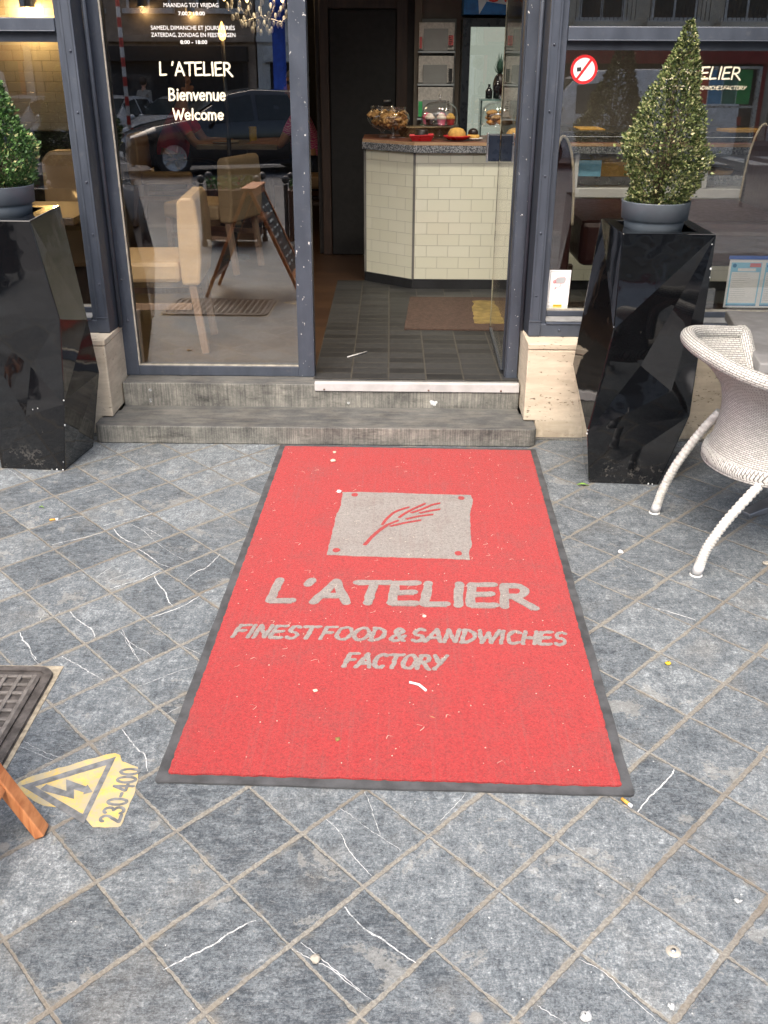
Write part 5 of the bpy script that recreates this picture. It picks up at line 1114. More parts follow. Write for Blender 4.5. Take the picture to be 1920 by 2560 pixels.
def tray(lab, x, y, round_=False):
    t = thing('red_tray', lab, 'tray', (x, y, TZ), 'red trays on the counter')
    if round_: MB().lathe([(.001, .004), (.055, .006), (.075, .020), (.082, .026), (.080, .029), (.072, .022), (.05, .010), (.001, .008)], (x, y, TZ), 28).build('dish', 'reddish', t)
    else:
        b = MB(); V = [(x-.055, y-.04, TZ+.001), (x+.055, y-.04, TZ+.001), (x+.055, y+.04, TZ+.001), (x-.055, y+.04, TZ+.001), (x-.072, y-.055, TZ+.03), (x+.072, y-.055, TZ+.036), (x+.072, y+.055, TZ+.036), (x-.072, y+.055, TZ+.03)]
        b.add(V, [(0, 1, 2, 3), (0, 4, 5, 1), (1, 5, 6, 2), (2, 6, 7, 3), (3, 7, 4, 0)]); b.build('dish', 'reddish', t, solid=.004)
tray('square red tray holding a dark chocolate cake', .115, 6.12); tray('round red dish holding a golden bundt cake', .325, 6.12, True)
b = MB(); b.lathe([(.040, 0), (.042, .004), (.038, .055), (.034, .058), (.001, .059)], (.115, 6.12, TZ+.0045), 18); tag(b.build('chocolate_cake', 'choc'), 'dark chocolate cake on the square red tray', 'cake')
b = MB(); n = 24; prof = [(.048, 0), (.052, .012), (.050, .035), (.036, .055), (.018, .062), (.001, .056)]; V = []
for r, z in prof:
    for k in range(n): rr = r*(1+.06*math.cos(8*2*PI*k/n)); V.append((.325+rr*math.cos(2*PI*k/n), 6.12+rr*math.sin(2*PI*k/n), TZ+.0102+z))
b.add(V, [(i*n+k, i*n+(k+1) % n, (i+1)*n+(k+1) % n, (i+1)*n+k) for i in range(len(prof)-1) for k in range(n)], smooth=True); tag(b.build('bundt_cake', 'cake'), 'golden fluted bundt cake on the round red dish', 'cake')
t = thing('saucer', 'white saucer with a chocolate topped bun right of the bundt cake', 'saucer', (.425, 6.16, TZ)); MB().lathe([(.001, .003), (.04, .004), (.058, .012), (.057, .015), (.04, .008), (.001, .006)], (.425, 6.16, TZ), 24).build('plate', 'white', t)
t = thing('chocolate_bun', 'small bun with dark chocolate top on the white saucer', 'bun', (.425, 6.16, TZ+.01)); MB().lathe([(.001, 0), (.036, .002), (.040, .014), (.034, .024), (.001, .027)], (.425, 6.16, TZ+.0085), 18).build('bun_base', 'cake', t); MB().sphere((.425, 6.16, TZ+.042), .031, 10, .85).build('chocolate_top', 'choc', t)
b = MB(); b.lathe([(.11, 0), (.135, .055), (.14, .06), (.125, .056), (.10, .008), (.001, .006)], (.13, 6.41, TZ), 30, 1.25, .6)
for fi in range(len(b.f)): b.uv[fi] = [(math.atan2(b.v[k].y-6.41, b.v[k].x-.13)*.13, b.v[k].z) for k in b.f[fi]]
tag(b.build('bread_basket', 'wickerbasket'), 'low woven basket behind the cake stand on the counter', 'basket')
tag(MB().box(-.02, .02, 6.335, 6.345, TZ, TZ+.001).build('napkin', 'paper'), 'small paper napkin between the jars and the basket', 'napkin')

# newspaper rack on the post wall
rk = thing('newspaper_rack', 'grey wall rack with three tiers of newspapers behind the counter', 'rack', (.22, 7.1, 1.0))
MB().box(.10, .355, 7.165, 7.195, 1.0, 1.74).build('back_panel', 'rackgrey', rk, .004)
tiers = ((1.545, .17), (1.345, .15), (1.13, .15))
for z, hgt in tiers:
    p = MB().box(.10, .345, 7.06, 7.16, z-.012, z).build('tier_shelf', 'palegrey', rk, .002); MB().box(.135, .295, 7.062, 7.068, z+.001, z+hgt*.78).build('front_plate', 'rackgrey', p, .002)
def newspaper(lab, z, hgt, cols, title=None):
    t = thing('newspaper', lab, 'newspaper', (.225, 7.09, z), 'newspapers in the wall rack')
    b = MB(); b.obox((.222, 7.09, z+hgt/2+.006), ((1, 0, 0), (0, .96, .16), (0, -.16, .96)), (.118, .009, hgt/2)); o = b.build('folded_pages', cols[0], t, .004)
    def on(x, zz, h): return (x, 7.0795-.004+.03*(zz-z-hgt/2)*-1*.0 - h - .166*0, zz)
    yy = lambda zz: 7.09 - .0098 + .1667*(zz-(z+hgt/2+.006)) - .0012
    q = MB()
    for (x0, x1, z0, z1) in cols[2]: q.add([(x0, yy(z0), z0), (x1, yy(z0), z0), (x1, yy(z1), z1), (x0, yy(z1), z1)], [(0, 1, 2, 3)])
    q.build('front_picture', cols[1], t)
    q = MB()
    for k in range(9): zz = z+hgt*(.25+.075*k); q.box(.304, .304+random.uniform(.012, .026), yy(zz)-.0016, yy(zz)-.0008, zz, zz+.004)
    q.build('column_text', 'ink', t)
    if title: printed(title[0], 'title', 'paper', t, lambda u, v, h: (title[1]+u, yy(title[3]+v)-.0008, title[3]+v), title[2]-title[1], title[4])
newspaper('magazine in the top tier of the rack with red and black cover', 1.545, .165, ('news', 'redmag', ((.108, .125, 1.56, 1.63), (.30, .333, 1.58, 1.70), (.13, .22, 1.675, 1.695), (.245, .295, 1.68, 1.70)))); newspaper('folded newspaper with dark title band in the middle tier', 1.345, .165, ('news', 'ink', ((.115, .262, 1.472, 1.505), (.31, .332, 1.36, 1.48))), ('LE SOIR', .137, .255, 1.478, .022)); newspaper('magazine with green and yellow cover in the bottom tier', 1.13, .19, ('news', 'panelgreen', ((.108, .135, 1.14, 1.30), (.15, .31, 1.29, 1.31))))
# drinks fridge with lit sign panel
fr = thing('drinks_fridge', 'black glass door drinks fridge with blue and white sign panel on top', 'fridge', (.66, 7.0, FZ))
b = MB(); b.box(.385, .93, 6.96, 7.19, FZ+.03, 1.735); b.build('cabinet', 'fridge', fr, .006)
MB().box(.437, .88, 6.952, 6.9595, .45, 1.685).build('glow_liner', 'fridgeglow', fr)  # added glow in place of the street's reflection on the door
MB().box(.437, .88, 6.942, 6.948, .45, 1.685).build('door_glass', 'glass', fr)
b = MB(); b.box(.385, .4365, 6.936, 6.9595, .4, 1.735); b.box(.8805, .93, 6.936, 6.9595, .4, 1.735); b.box(.4365, .8805, 6.936, 6.9595, 1.6855, 1.735); b.box(.4365, .8805, 6.936, 6.9595, .4, .4495); b.build('door_frame', 'fridge', fr, .003)
sg = MB().box(.385, .93, 6.93, 7.19, 1.755, 2.02).build('sign_panel', 'signblue', fr, .004)
b = MB(); b.add([(.485, 6.9285, 1.756), (.53, 6.9285, 1.83), (.93, 6.9285, 1.775), (.93, 6.9285, 2.01), (.50, 6.9285, 2.01), (.47, 6.9285, 1.90)], [(0, 1, 2, 3, 4, 5)]); b.build('sign_wave', 'signwhite', sg)
b = MB(); b.add([(.53, 6.9275, 1.785), (.60, 6.9275, 1.815), (.68, 6.9275, 1.795), (.78, 6.9275, 1.808), (.92, 6.9275, 1.775), (.92, 6.9275, 1.765), (.55, 6.9275, 1.765)], [(0, 1, 2, 3, 4, 5, 6)]); b.build('sign_mountains', 'signblue', sg)
printed('evian', 'sign_lettering', 'signred', sg, lambda u, v, h: (.53+u, 6.9272, 1.828+v), .36, .10)
# shelf with bottles, pineapple
t = thing('glass_shelf', 'small glass shelf in front of the fridge holding bottles and a pineapple', 'shelf', (.62, 6.62, TZ))
MB().box(.49, .80, 6.52, 6.68, 1.262, 1.270).build('shelf_top', plain('green_glass_edge', (.10, .16, .15), .15), t); MB().box(.49, .50, 6.53, 6.67, TZ, 1.2615).build('shelf_side', plain('green_glass', (.05, .08, .075), .1), t); MB().box(.79, .80, 6.53, 6.67, TZ, 1.2615).build('shelf_side', 'greytop', t)
def bottle(lab, x, y, h, r, mat):
    t = thing('bottle', lab, 'bottle', (x, y, 1.2702), 'bottles on the glass shelf'); MB().lathe([(.001, 0), (r, .002), (r, h*.58), (r*.55, h*.72), (r*.36, h*.78), (r*.36, h*.97), (r*.42, h), (.001, h)], (x, y, 1.2705), 16).build('bottle_body', mat, t)
bottle('tall black bottle with dark cap on the glass shelf', .595, 6.60, .135, .024, 'bottleglass'); bottle('short dark round bottle at the left of the glass shelf', .545, 6.60, .085, .022, 'bottleglass'); bottle('red bottle at the right of the glass shelf', .645, 6.60, .105, .021, 'bottlered')
t = thing('pineapple', 'pineapple with spiky green crown behind the black bottle', 'pineapple', (.61, 6.65, 1.27)); MB().sphere((.612, 6.65, 1.345), .042, 12, 1.75).build('fruit_body', 'choc', t)
b = MB()
for k in range(26):
    a = k*2.4; rise = .03+.10*(k/26); sp_ = .045*(1-k/34); p0 = Vector((.612, 6.65, 1.41)); p2 = p0 + Vector((sp_*math.cos(a), sp_*math.sin(a), rise)); p1 = p0 + Vector((sp_*.6*math.cos(a), sp_*.6*math.sin(a), rise*.45)); n = Vector((-math.sin(a), math.cos(a), 0))*.007
    b.add([p0-n, p0+n, p1+n*1.1, p1-n*1.1, p2], [(0, 1, 2, 3), (3, 2, 4)])
b.build('leaf_crown', 'pineapple', t, solid=.0015)

# display case to the right, seen through the right window
dc = thing('display_case', 'refrigerated glass display case with white frame behind the booth', 'display case', (1.6, 6.1, FZ))
b = MB(); wallq(b, (.81, YF), (2.6, YF), ZO, .745); b.uv[0] = [(q[0], q[1]-ZO) for q in b.uv[0]]; b.build('base_tiles', 'tile', dc)
MB().box(.81, 2.6, YF+.004, 6.5, FZ, .745).build('carcass', 'blackplinth', dc); MB().box(.80, 2.6, YF-.012, 6.5, .746, .80).build('white_sill', 'white', dc, .003); MB().box(.80, 2.6, 6.20, 6.5, .8005, .86).build('tray_deck', 'steel', dc)
MB().box(.81, 2.6, YF-.02, YF-.0285, 1.06, 1.0895).build('light_valance', 'darkgranite', dc); MB().box(.81, 2.6, YF-.005, YF, .802, 1.05).build('front_glass', 'clearglass', dc)
b = MB()
for x in (1.04, 1.81, 2.55): b.box(x-.012, x+.012, YF-.012, YF+.012, .802, 1.05)
b.build('post', 'white', dc, .002); MB().box(.80, 2.6, YF-.028, 6.5, 1.09, 1.12).build('case_top', 'darkgranite', dc, .003)
MB().box(.81, 2.6, 6.45, 6.5, .862, .99).build('case_back', 'palegrey', dc); MB().box(.85, 2.55, 6.04, 6.06, 1.084, 1.0895).build('strip_light', emit('case_strip_light', (1, .97, .90), 2.5), dc)
def pie(lab, x, y, z, r, mat='pie'):
    t = thing('pie', lab, 'pie', (x, y, z), 'pies in the display case'); MB().lathe([(.001, 0), (r*.85, 0), (r, .022), (r*.97, .028), (r*.9, .022)], (x, y, z), 26).build('crust', 'cake', t); b = MB(); b.sphere((x, y, z+.018), r*.93, 10, .22); b.build('filling', mat, t)
pie('golden pie on a raised stand at the left of the display case', 1.24, 6.18, .945, .105); tag(MB().box(1.10, 1.40, 6.08, 6.28, .862, .944).build('raised_stand', 'cake', bevel=.004), 'pale raised stand carrying the golden pie in the display case', 'stand')
for k, (x, z, lab) in enumerate(((1.95, .862, 'brown tart in the display case right of the white post'), (2.25, .862, 'pale quiche at the right of the display case'), (1.55, .862, 'tart behind the cone shrub in the display case'))): pie(lab, x, 6.28, z, .10, ('biscuit', 'cake', 'pie')[k])
b = MB(); b.box(1.04, 1.19, 6.06, 6.075, .865, .955); tag(b.build('price_card', 'lightblue'), 'pale blue card standing at the left of the display case', 'card')
b = MB(); b.box(1.05, 1.20, 6.10, 6.35, 1.1205, 1.126); tag(b.build('bread_board', 'cake'), 'wooden bread board lying on the display case top', 'board')
tag(MB().obox((1.98, 6.05, 1.128), ((1, .2, 0), (-.2, 1, 0), (0, 0, 1)), (.11, .08, .0075)).build('paper_bag', 'cake'), 'brown paper bag lying on the right of the display case top', 'paper bag')

# maroon booth in the right window
bo = thing('booth_seat', 'maroon leather booth with tall curved backs and cream piping inside the right window', 'booth', (1.3, 5.2, FZ))
def booth_back(x, s):
    prof = [(0, .52), (0, 1.02)] + [(s*u, v) for u, v in ((.0, 1.10), (.006, 1.155), (.02, 1.185), (.04, 1.175), (.062, 1.13), (.078, 1.06), (.088, .98), (.094, .88), (.097, .80))] + [(s*.098, .52)]
    fn = lambda u, v, h: (x+u, h, v); b = MB(); b.extr(prof, fn, 4.62, 5.62); o = b.build('back_panel', 'maroon', bo, .012)
    q = MB()
    for y in (4.615, 5.62): q.tube([(x+u, y, v) for u, v in smooth_path(prof[:-1], 4)], .0065, 6)
    q.build('piping', 'piping', o)
booth_back(.70, 1); booth_back(1.99, -1)
MB().box(.868, 1.888, 4.75, 5.60, .585, .80).build('seat_cushion', 'maroon', bo, .03); MB().tube([(.868, 4.76, .795), (1.888, 4.76, .795)], .005, 6).build('seat_piping', 'maroon', bo)
for x in (.82, 1.40, 1.93):
    for y in (4.80, 5.50): MB().box(x-.025, x+.025, y-.025, y+.025, FZ, .584).build('leg', 'darkleg', bo)
b = MB(); b.box(.70, 1.99, 4.9, 4.94, .34, .375); b.build('stretcher', 'darkleg', bo)

# notices on the right window
t = thing('no_smoking_sticker', 'round red and white no smoking sticker on the right window', 'sticker', (.699, 4.081, 1.464))
MB().lathe([(.001, 0), (.052, 0)], (0, 0, 0), 40)
def disc(r, y, mat, nm, cx_=.699, cz_=1.464, r0=0., par=None):
    b = MB(); n = 48
    if r0: b.add([(cx_+rr*math.cos(2*PI*k/n), y, cz_+rr*math.sin(2*PI*k/n)) for rr in (r0, r) for k in range(n)], [(k, (k+1) % n, n+(k+1) % n, n+k) for k in range(n)])
    else: b.add([(cx_+r*math.cos(2*PI*k/n), y, cz_+r*math.sin(2*PI*k/n)) for k in range(n)], [tuple(range(n))])
    return b.build(nm, mat, par or t)
disc(.0515, 4.0815, 'paper', 'white_disc'); disc(.0515, 4.0808, 'signred', 'red_ring', r0=.041)
b = MB(); a = math.radians(54); b.obox((.699, 4.0803, 1.464), ((math.cos(a), 0, math.sin(a)), (0, 1, 0), (-math.sin(a), 0, math.cos(a))), (.042, .0002, .0048)); b.build('red_slash', 'signred', t)
b = MB(); b.obox((.680, 4.0809, 1.464), ((1, 0, .1), (0, 1, 0), (-.1, 0, 1)), (.0085, .0002, .0075)); b.build('black_emblem', 'ink', t, .0)
t = thing('camera_notice', 'white camera surveillance notice with yellow label in the lower corner of the right window', 'notice', (.67, 4.081, .617))
Q = [(.622, .536), (.714, .536), (.718, .698), (.627, .698)]
def onq(u, v, y): # bilinear on the notice
    a_ = Vector(Q[0]).lerp(Vector(Q[1]), u); b_ = Vector(Q[3]).lerp(Vector(Q[2]), u); p = a_.lerp(b_, v); return (p.x, y, p.y)
def patch(u0, u1, v0, v1, y, mat, nm): return MB().add([onq(u0, v0, y), onq(u1, v0, y), onq(u1, v1, y), onq(u0, v1, y)], [(0, 1, 2, 3)]).build(nm, mat, t)
MB().add([onq(u, v, y) for y in (4.0812, 4.0818) for u, v in ((0, 0), (1, 0), (1, 1), (0, 1))], [(0, 1, 2, 3), (7, 6, 5, 4), (0, 4, 5, 1), (1, 5, 6, 2), (2, 6, 7, 3), (3, 7, 4, 0)]).build('white_card', 'paper', t)
b = MB()
R_ = [(.06, .16), (.94, .16), (.94, .96), (.06, .96)]; wd = .012
for (u0, v0), (u1, v1) in zip(R_, R_[1:]+R_[:1]):
    if v0 == v1: b.add([onq(u0, v0-wd/2, 4.0809), onq(u1, v0-wd/2, 4.0809), onq(u1, v0+wd/2, 4.0809), onq(u0, v0+wd/2, 4.0809)], [(0, 1, 2, 3)])
    else: b.add([onq(u0-wd, v0, 4.08085), onq(u0+wd, v0, 4.08085), onq(u0+wd, v1, 4.08085), onq(u0-wd, v1, 4.08085)], [(0, 1, 2, 3)])
b.build('border_line', 'palegrey', t)
patch(.32, .72, .045, .105, 4.0809, 'labelyellow', 'yellow_label'); patch(.32, .72, .022, .038, 4.0809, 'labelyellow', 'yellow_label')
printed('STANLEY', 'label_lettering', 'ink', t, lambda u, v, h: onq(.36+u, .060+v, 4.0805), .32, .030)
ol = [(.30, .74), (.40, .80), (.72, .82), (.78, .78), (.76, .70), (.70, .66), (.36, .66), (.28, .68)]
b = MB(); b.add([onq(u, v, 4.0809) for u, v in ol], [tuple(range(8))]); b.build('camera_body', 'palegrey', t)
b = MB()
def pline(pts, wdt, y=4.0806):
    for (u0, v0), (u1, v1) in zip(pts[:-1], pts[1:]):
        A_, B_ = Vector(onq(u0, v0, y)), Vector(onq(u1, v1, y)); d = (B_-A_).normalized(); n = Vector((-d.z, 0, d.x))*wdt
        b.add([A_-n, B_-n, B_+n, A_+n], [(0, 1, 2, 3)])
pline(ol+[ol[0]], .0007); pline([(.58, .66), (.58, .59), (.50, .56), (.42, .56), (.36, .52), (.30, .50), (.36, .55), (.30, .56)], .0010)
lens_ = [(.28+.065*math.cos(k*PI/8), .70+.04*math.sin(k*PI/8)) for k in range(17)]; pline(lens_, .0012); pline([(.28+.03*math.cos(k*PI/6), .70+.02*math.sin(k*PI/6)) for k in range(13)], .0012)
b.build('camera_outline', 'pink', t)
t = thing('paper_notice', 'pair of blue bordered official sheets in a plastic sleeve leaning inside the right window', 'notice', (1.5, 4.11, .65))
ty = 4.108
MB().box(1.384, 1.68, ty, ty+.002, .540, .742).build('white_sheet', 'paper', t); MB().box(1.378, 1.69, ty-.002, ty-.0008, .7425, .758).build('blue_strip', plain('blue_strip', (.05, .14, .50), .4), t)
for x0 in (1.392, 1.536):
    sh = MB().box(x0, x0+.128, ty-.0012, ty-.0004, .548, .730).build('printed_sheet', 'lightblue', t)
    MB().box(x0+.006, x0+.122, ty-.0021, ty-.0013, .560, .690).build('form_area', 'paper', sh); MB().box(x0, x0+.128, ty-.0021, ty-.0013, .548, .553).build('blue_footer', 'midblue', sh)
    MB().box(x0+.078, x0+.124, ty-.0021, ty-.0013, .711, .727).build('red_header', 'pink', sh); disc(.0085, ty-.0016, 'midblue', 'round_logo', x0+.014, .717, 0, sh)
    MB().box(x0+.03, x0+.105, ty-.0022, ty-.0014, .694, .706).build('title_bar', 'paper', sh)
    q = MB()
    for k in range(13): q.box(x0+.010, x0+.010+random.uniform(.05, .10), ty-.0026, ty-.0022, .682-k*.0092, .6832-k*.0092)
    q.build('text_lines', 'palegrey', sh)

# slate doorway mat with ochre patch, straw
t = thing('floor_mat', 'brown coir mat with a torn ochre patch lying on the slate doorway floor', 'door mat', (.35, 5.4, FZ)); MB().extr(wavy([(.022, 5.03), (.80, 5.01), (.82, 5.785), (.058, 5.785)], .002, .05), flat(FZ), .0008, .008).build('coir_pile', 'brownmat', t); MB().extr(wavy([(.395, 5.15), (.70, 5.13), (.72, 5.68), (.43, 5.69)], .010, .04), flat(FZ), .0072, .0095).build('ochre_patch', 'ochre', t)
tag(MB().tube([(-.253, 4.495, FZ+.004), (-.162, 4.592, FZ+.004)], .0032, 8).build('drinking_straw', 'straw'), 'white drinking straw lying on the slate doorway floor', 'straw')

# cream chairs behind the glazed panel
def chair(lab, x, y, rz, leather='cream', legs='paleleg'):
    t = thing('dining_chair', lab, 'chair', (0, 0, 0), 'upholstered dining chairs'); ORG[t.name] = Vector((0, 0, 0))
    # faces -x, origin on the floor
    MB().box(-.24, .185, -.205, .205, .345, .445).build('seat', leather, t, .022)
    b = MB(); fn = lambda u, v, h: (u, h, v)
    b.extr([(.19, .335), (.275, .335), (.290, .45), (.292, .60), (.280, .72), (.262, .735), (.215, .735), (.195, .715), (.188, .6), (.186, .45)], fn, -.21, .21); b.build('backrest', leather, t, .018)
    for sx, sy in ((-1, -1), (-1, 1), (1, -1), (1, 1)):
        xx = .235 if sx > 0 else -.215; b = MB(); b.bar((xx, sy*.175, .345), (xx+(.04 if sx > 0 else 0), sy*.175, 0.), .036, .036); b.build('leg', legs, t, .003)
    MB().box(-.20, .225, -.188, -.168, .215, .245).build('stretcher', legs, t, .002); MB().box(-.20, .225, .168, .188, .215, .245).build('stretcher', legs, t, .002)
    t.location = (x, y, FZ); t.rotation_euler = (0, 0, rz); return t
chair('cream leather chair nearest the glazed panel, seen from its side', -1.235, 4.72, .06); 
chair('cream leather chair seen from behind at the right of the glazed panel', -1.29, 6.68, -.35, 'beige')
chair('dark wooden chair with tan back beyond the mullion, at the far table', -.66, 8.35, .1, 'tan', 'darkleg')
# beige bench and armchairs seen through the left window
t = thing('banquette', 'tan leather banquette inside the left window with rounded backs', 'bench', (-2.0, 5.3, FZ))
MB().box(-3.2, -1.60, 5.05, 5.6, .50, .72).build('seat', 'tan', t, .03); MB().box(-3.2, -1.60, 5.1, 5.58, FZ, .499).build('base', 'darkleg', t)
for x0, x1 in ((-2.62, -2.16), (-2.02, -1.66)):
    b = MB(); b.extr([(x0, .70), (x0+.01, .98), (x0+.06, 1.03), (x1-.06, 1.03), (x1-.01, .98), (x1, .70)], lambda u, v, h: (u, h, v), 5.60, 5.72); b.build('back_cushion', 'tan', t, .02)
t = thing('cafe_table', 'dark cafe table beside the chairs behind the glazed panel', 'table', (-1.62, 4.75, FZ)); MB().box(-1.95, -1.50, 4.50, 5.05, .80, .835).build('table_top', 'darkleg', t, .004); MB().box(-1.76, -1.68, 4.74, 4.82, FZ, .799).build('table_leg', 'black', t); MB().lathe([(.001, .02), (.20, .012), (.21, 0)], (-1.72, 4.78, FZ), 24).build('foot_plate', 'black', t)
t = thing('cafe_table', 'dark far table with plates and a yellow can between two seated guests', 'table', (-1.3, 8.6, FZ)); MB().box(-1.68, -1.02, 8.3, 8.9, .82, .855).build('table_top', plain('pale_table', (.25, .24, .22), .4), t, .004); MB().box(-1.39, -1.31, 8.56, 8.64, FZ, .819).build('table_leg', 'black', t); MB().lathe([(.001, .02), (.22, .012), (.23, 0)], (-1.35, 8.6, FZ), 24).build('foot_plate', 'black', t)
MB().lathe([(.001, 0), (.030, 0), (.032, .004), (.032, .125), (.028, .13), (.001, .128)], (-1.24, 8.5, .8552), 20).build('drinks_can', 'canyellow'); tag(bpy.data.objects['drinks_can'], 'yellow drinks can on the far table', 'can')
tag(MB().lathe([(.001, .004), (.09, .006), (.12, .014), (.118, .018), (.08, .010), (.001, .008)], (-1.48, 8.5, .8552), 26).build('dinner_plate', 'white'), 'white dinner plate on the far table left of the yellow can', 'plate')

# wall lamps with warm bulbs, and a crystal chandelier
def sconce(lab, x, y, z, e=2.):
    t = thing('wall_lamp', lab, 'lamp', (x, y, z), 'wall lamps'); MB().lathe([(.05, -.07), (.052, .07), (.05, .072), (.047, -.06)], (x, y-.08, z), 22).build('lamp_shade', 'lampmetal', t); MB().box(x-.03, x+.03, y-.03, y-.001, z-.05, z+.05).build('wall_plate', 'lampmetal', t); MB().sphere((x, y-.08, z-.045), .028, 10).build('bulb', 'glow', t)
    l = bpy.data.lights.new('lamp_light', 'POINT'); l.energy = e; l.color = (1, .62, .26); l.shadow_soft_size = .03; o = bpy.data.objects.new('lamp_light', l); C.objects.link(o); o.parent = t; o.location = (0, -.08, -.10)
sconce('grey cylinder wall lamp glowing on the tiled wall in the left window', -2.565, 7.40, 1.875, 6); sconce('grey cylinder wall lamp glowing on the left side of the dark back wall', -2.75, 11.4, 2.05, 3); sconce('grey cylinder wall lamp glowing on the middle of the dark back wall', -2.25, 11.4, 2.0, 3)
t = thing('chandelier', 'small crystal chandelier with candle bulbs hanging inside the glazed panel', 'chandelier', (-1.1, 7.4, 2.0)); MB().tube([(-.98, 7.4, 1.68), (-.98, 7.4, 2.75)], .006, 6).build('stem', 'chrome', t)
b = MB()
for ring_, (r, z, n) in enumerate(((.20, 1.76, 16), (.14, 1.71, 12), (.07, 1.67, 7), (.23, 1.82, 18))):
    for k in range(n): b.sphere((-.98+r*math.cos(2*PI*k/n), 7.4+r*math.sin(2*PI*k/n), z+random.uniform(-.015, .015)), .011, 5, 2.0)
b.build('crystal_drops', plain('cut_glass', (.75, .78, .80), .12), t); b = MB()
for k in range(6):
    a = 2*PI*k/6; b.tube([(-.98, 7.4, 1.76), (-.98+.14*math.cos(a), 7.4+.14*math.sin(a), 1.72), (-.98+.25*math.cos(a), 7.4+.25*math.sin(a), 1.82)], .006, 6)
b.build('arms', 'chrome', t); b = MB()
for k in range(6): a = 2*PI*k/6; b.sphere((-.98+.25*math.cos(a), 7.4+.25*math.sin(a), 1.875), .013, 8, 1.9)
b.build('candle_bulbs', 'flame', t)
l = bpy.data.lights.new('lamp_light', 'POINT'); l.energy = 5; l.color = (1, .75, .45); l.shadow_soft_size = .15; o = bpy.data.objects.new('lamp_light', l); C.objects.link(o); o.parent = t; o.location = (.12, 0, 0.02)
t = thing('candle_lamp', 'small candle lamp glowing behind the opening hours on the glazed panel', 'lamp', (-1.19, 7.0, 1.7)); MB().tube([(-1.19, 7.0, 1.0), (-1.19, 7.0, 1.60)], .012, 8).build('lamp_stem', 'lampmetal', t); MB().lathe([(.001, 0), (.018, .01), (.026, .04), (.018, .075), (.005, .11), (.001, .115)], (-1.19, 7.0, 1.60), 12).build('flame_bulb', 'glow', t); MB().lathe([(.10, FZ), (.10, FZ+.02), (.02, FZ+.03), (.015, 1.0)], (-1.19, 7.0, 0), 16).build('lamp_base', 'black', t)

# ================================================================== PEOPLE
def skin_mesh(name, J, E, root, mat, parent, sub=2, keep=None):
    """J: name -> (x, y, z, r) or (x, y, z, rx, ry); grown with a Skin modifier, then frozen to one mesh"""
    ids = {n: i for i, n in enumerate(J)}
    me = bpy.data.meshes.new(name); me.from_pydata([J[n][:3] for n in J], [(ids[a], ids[b_]) for a, b_ in E], [])
    ob = bpy.data.objects.new(name, me); C.objects.link(ob)
    sk = ob.modifiers.new('skin', 'SKIN'); sk.use_smooth_shade = True
    sv = me.skin_vertices[0].data if me.skin_vertices else None
    if sv is None:
        bpy.context.view_layer.update(); me.skin_vertices.new() if hasattr(me.skin_vertices, 'new') else None; sv = me.skin_vertices[0].data
    for n, i in ids.items():
        q = J[n]; sv[i].radius = (q[3], q[4] if len(q) > 4 else q[3]); sv[i].use_root = (n == root)
    ss = ob.modifiers.new('sub', 'SUBSURF'); ss.levels = sub; ss.render_levels = sub
    dg = bpy.context.evaluated_depsgraph_get(); m2 = bpy.data.meshes.new_from_object(ob.evaluated_get(dg))
    ob.modifiers.clear(); ob.data = m2; m2.materials.clear(); m2.materials.append(M[mat])
    for p in m2.polygons: p.use_smooth = True
    ob.parent = parent; return ob
K = .9
def hand_joints(J, E, pre, wx, wy, wz, d, side):
    """palm, four fingers and a thumb, lightly curled, from the wrist along d"""
    d = Vector(d).normalized(); s_ = d.cross(Vector((0, 0, 1))).normalized()*side; dn = Vector((0, 0, -1))
    w_ = Vector((wx, wy, wz)); J[pre+'palm'] = (*(w_+d*.045), .022, .013); E.append((pre+'wr', pre+'palm'))
    for k, (o, L) in enumerate(((-.024, .062), (-.008, .072), (.008, .067), (.024, .052))):
        a = w_+d*.075+s_*o; J[f'{pre}k{k}'] = (*a, .0085); E.append((pre+'palm', f'{pre}k{k}'))
        b_ = a+d*L*.5+dn*.010; c = b_+d*L*.35+dn*.018; J[f'{pre}f{k}'] = (*b_, .0078); J[f'{pre}t{k}'] = (*c, .0065); E += [(f'{pre}k{k}', f'{pre}f{k}'), (f'{pre}f{k}', f'{pre}t{k}')]
    a = w_+d*.035-s_*.034+dn*.006; J[pre+'th1'] = (*a, .010); J[pre+'th2'] = (*(a+d*.03-s_*.012), .008); E += [(pre+'palm', pre+'th1'), (pre+'th1', pre+'th2')]
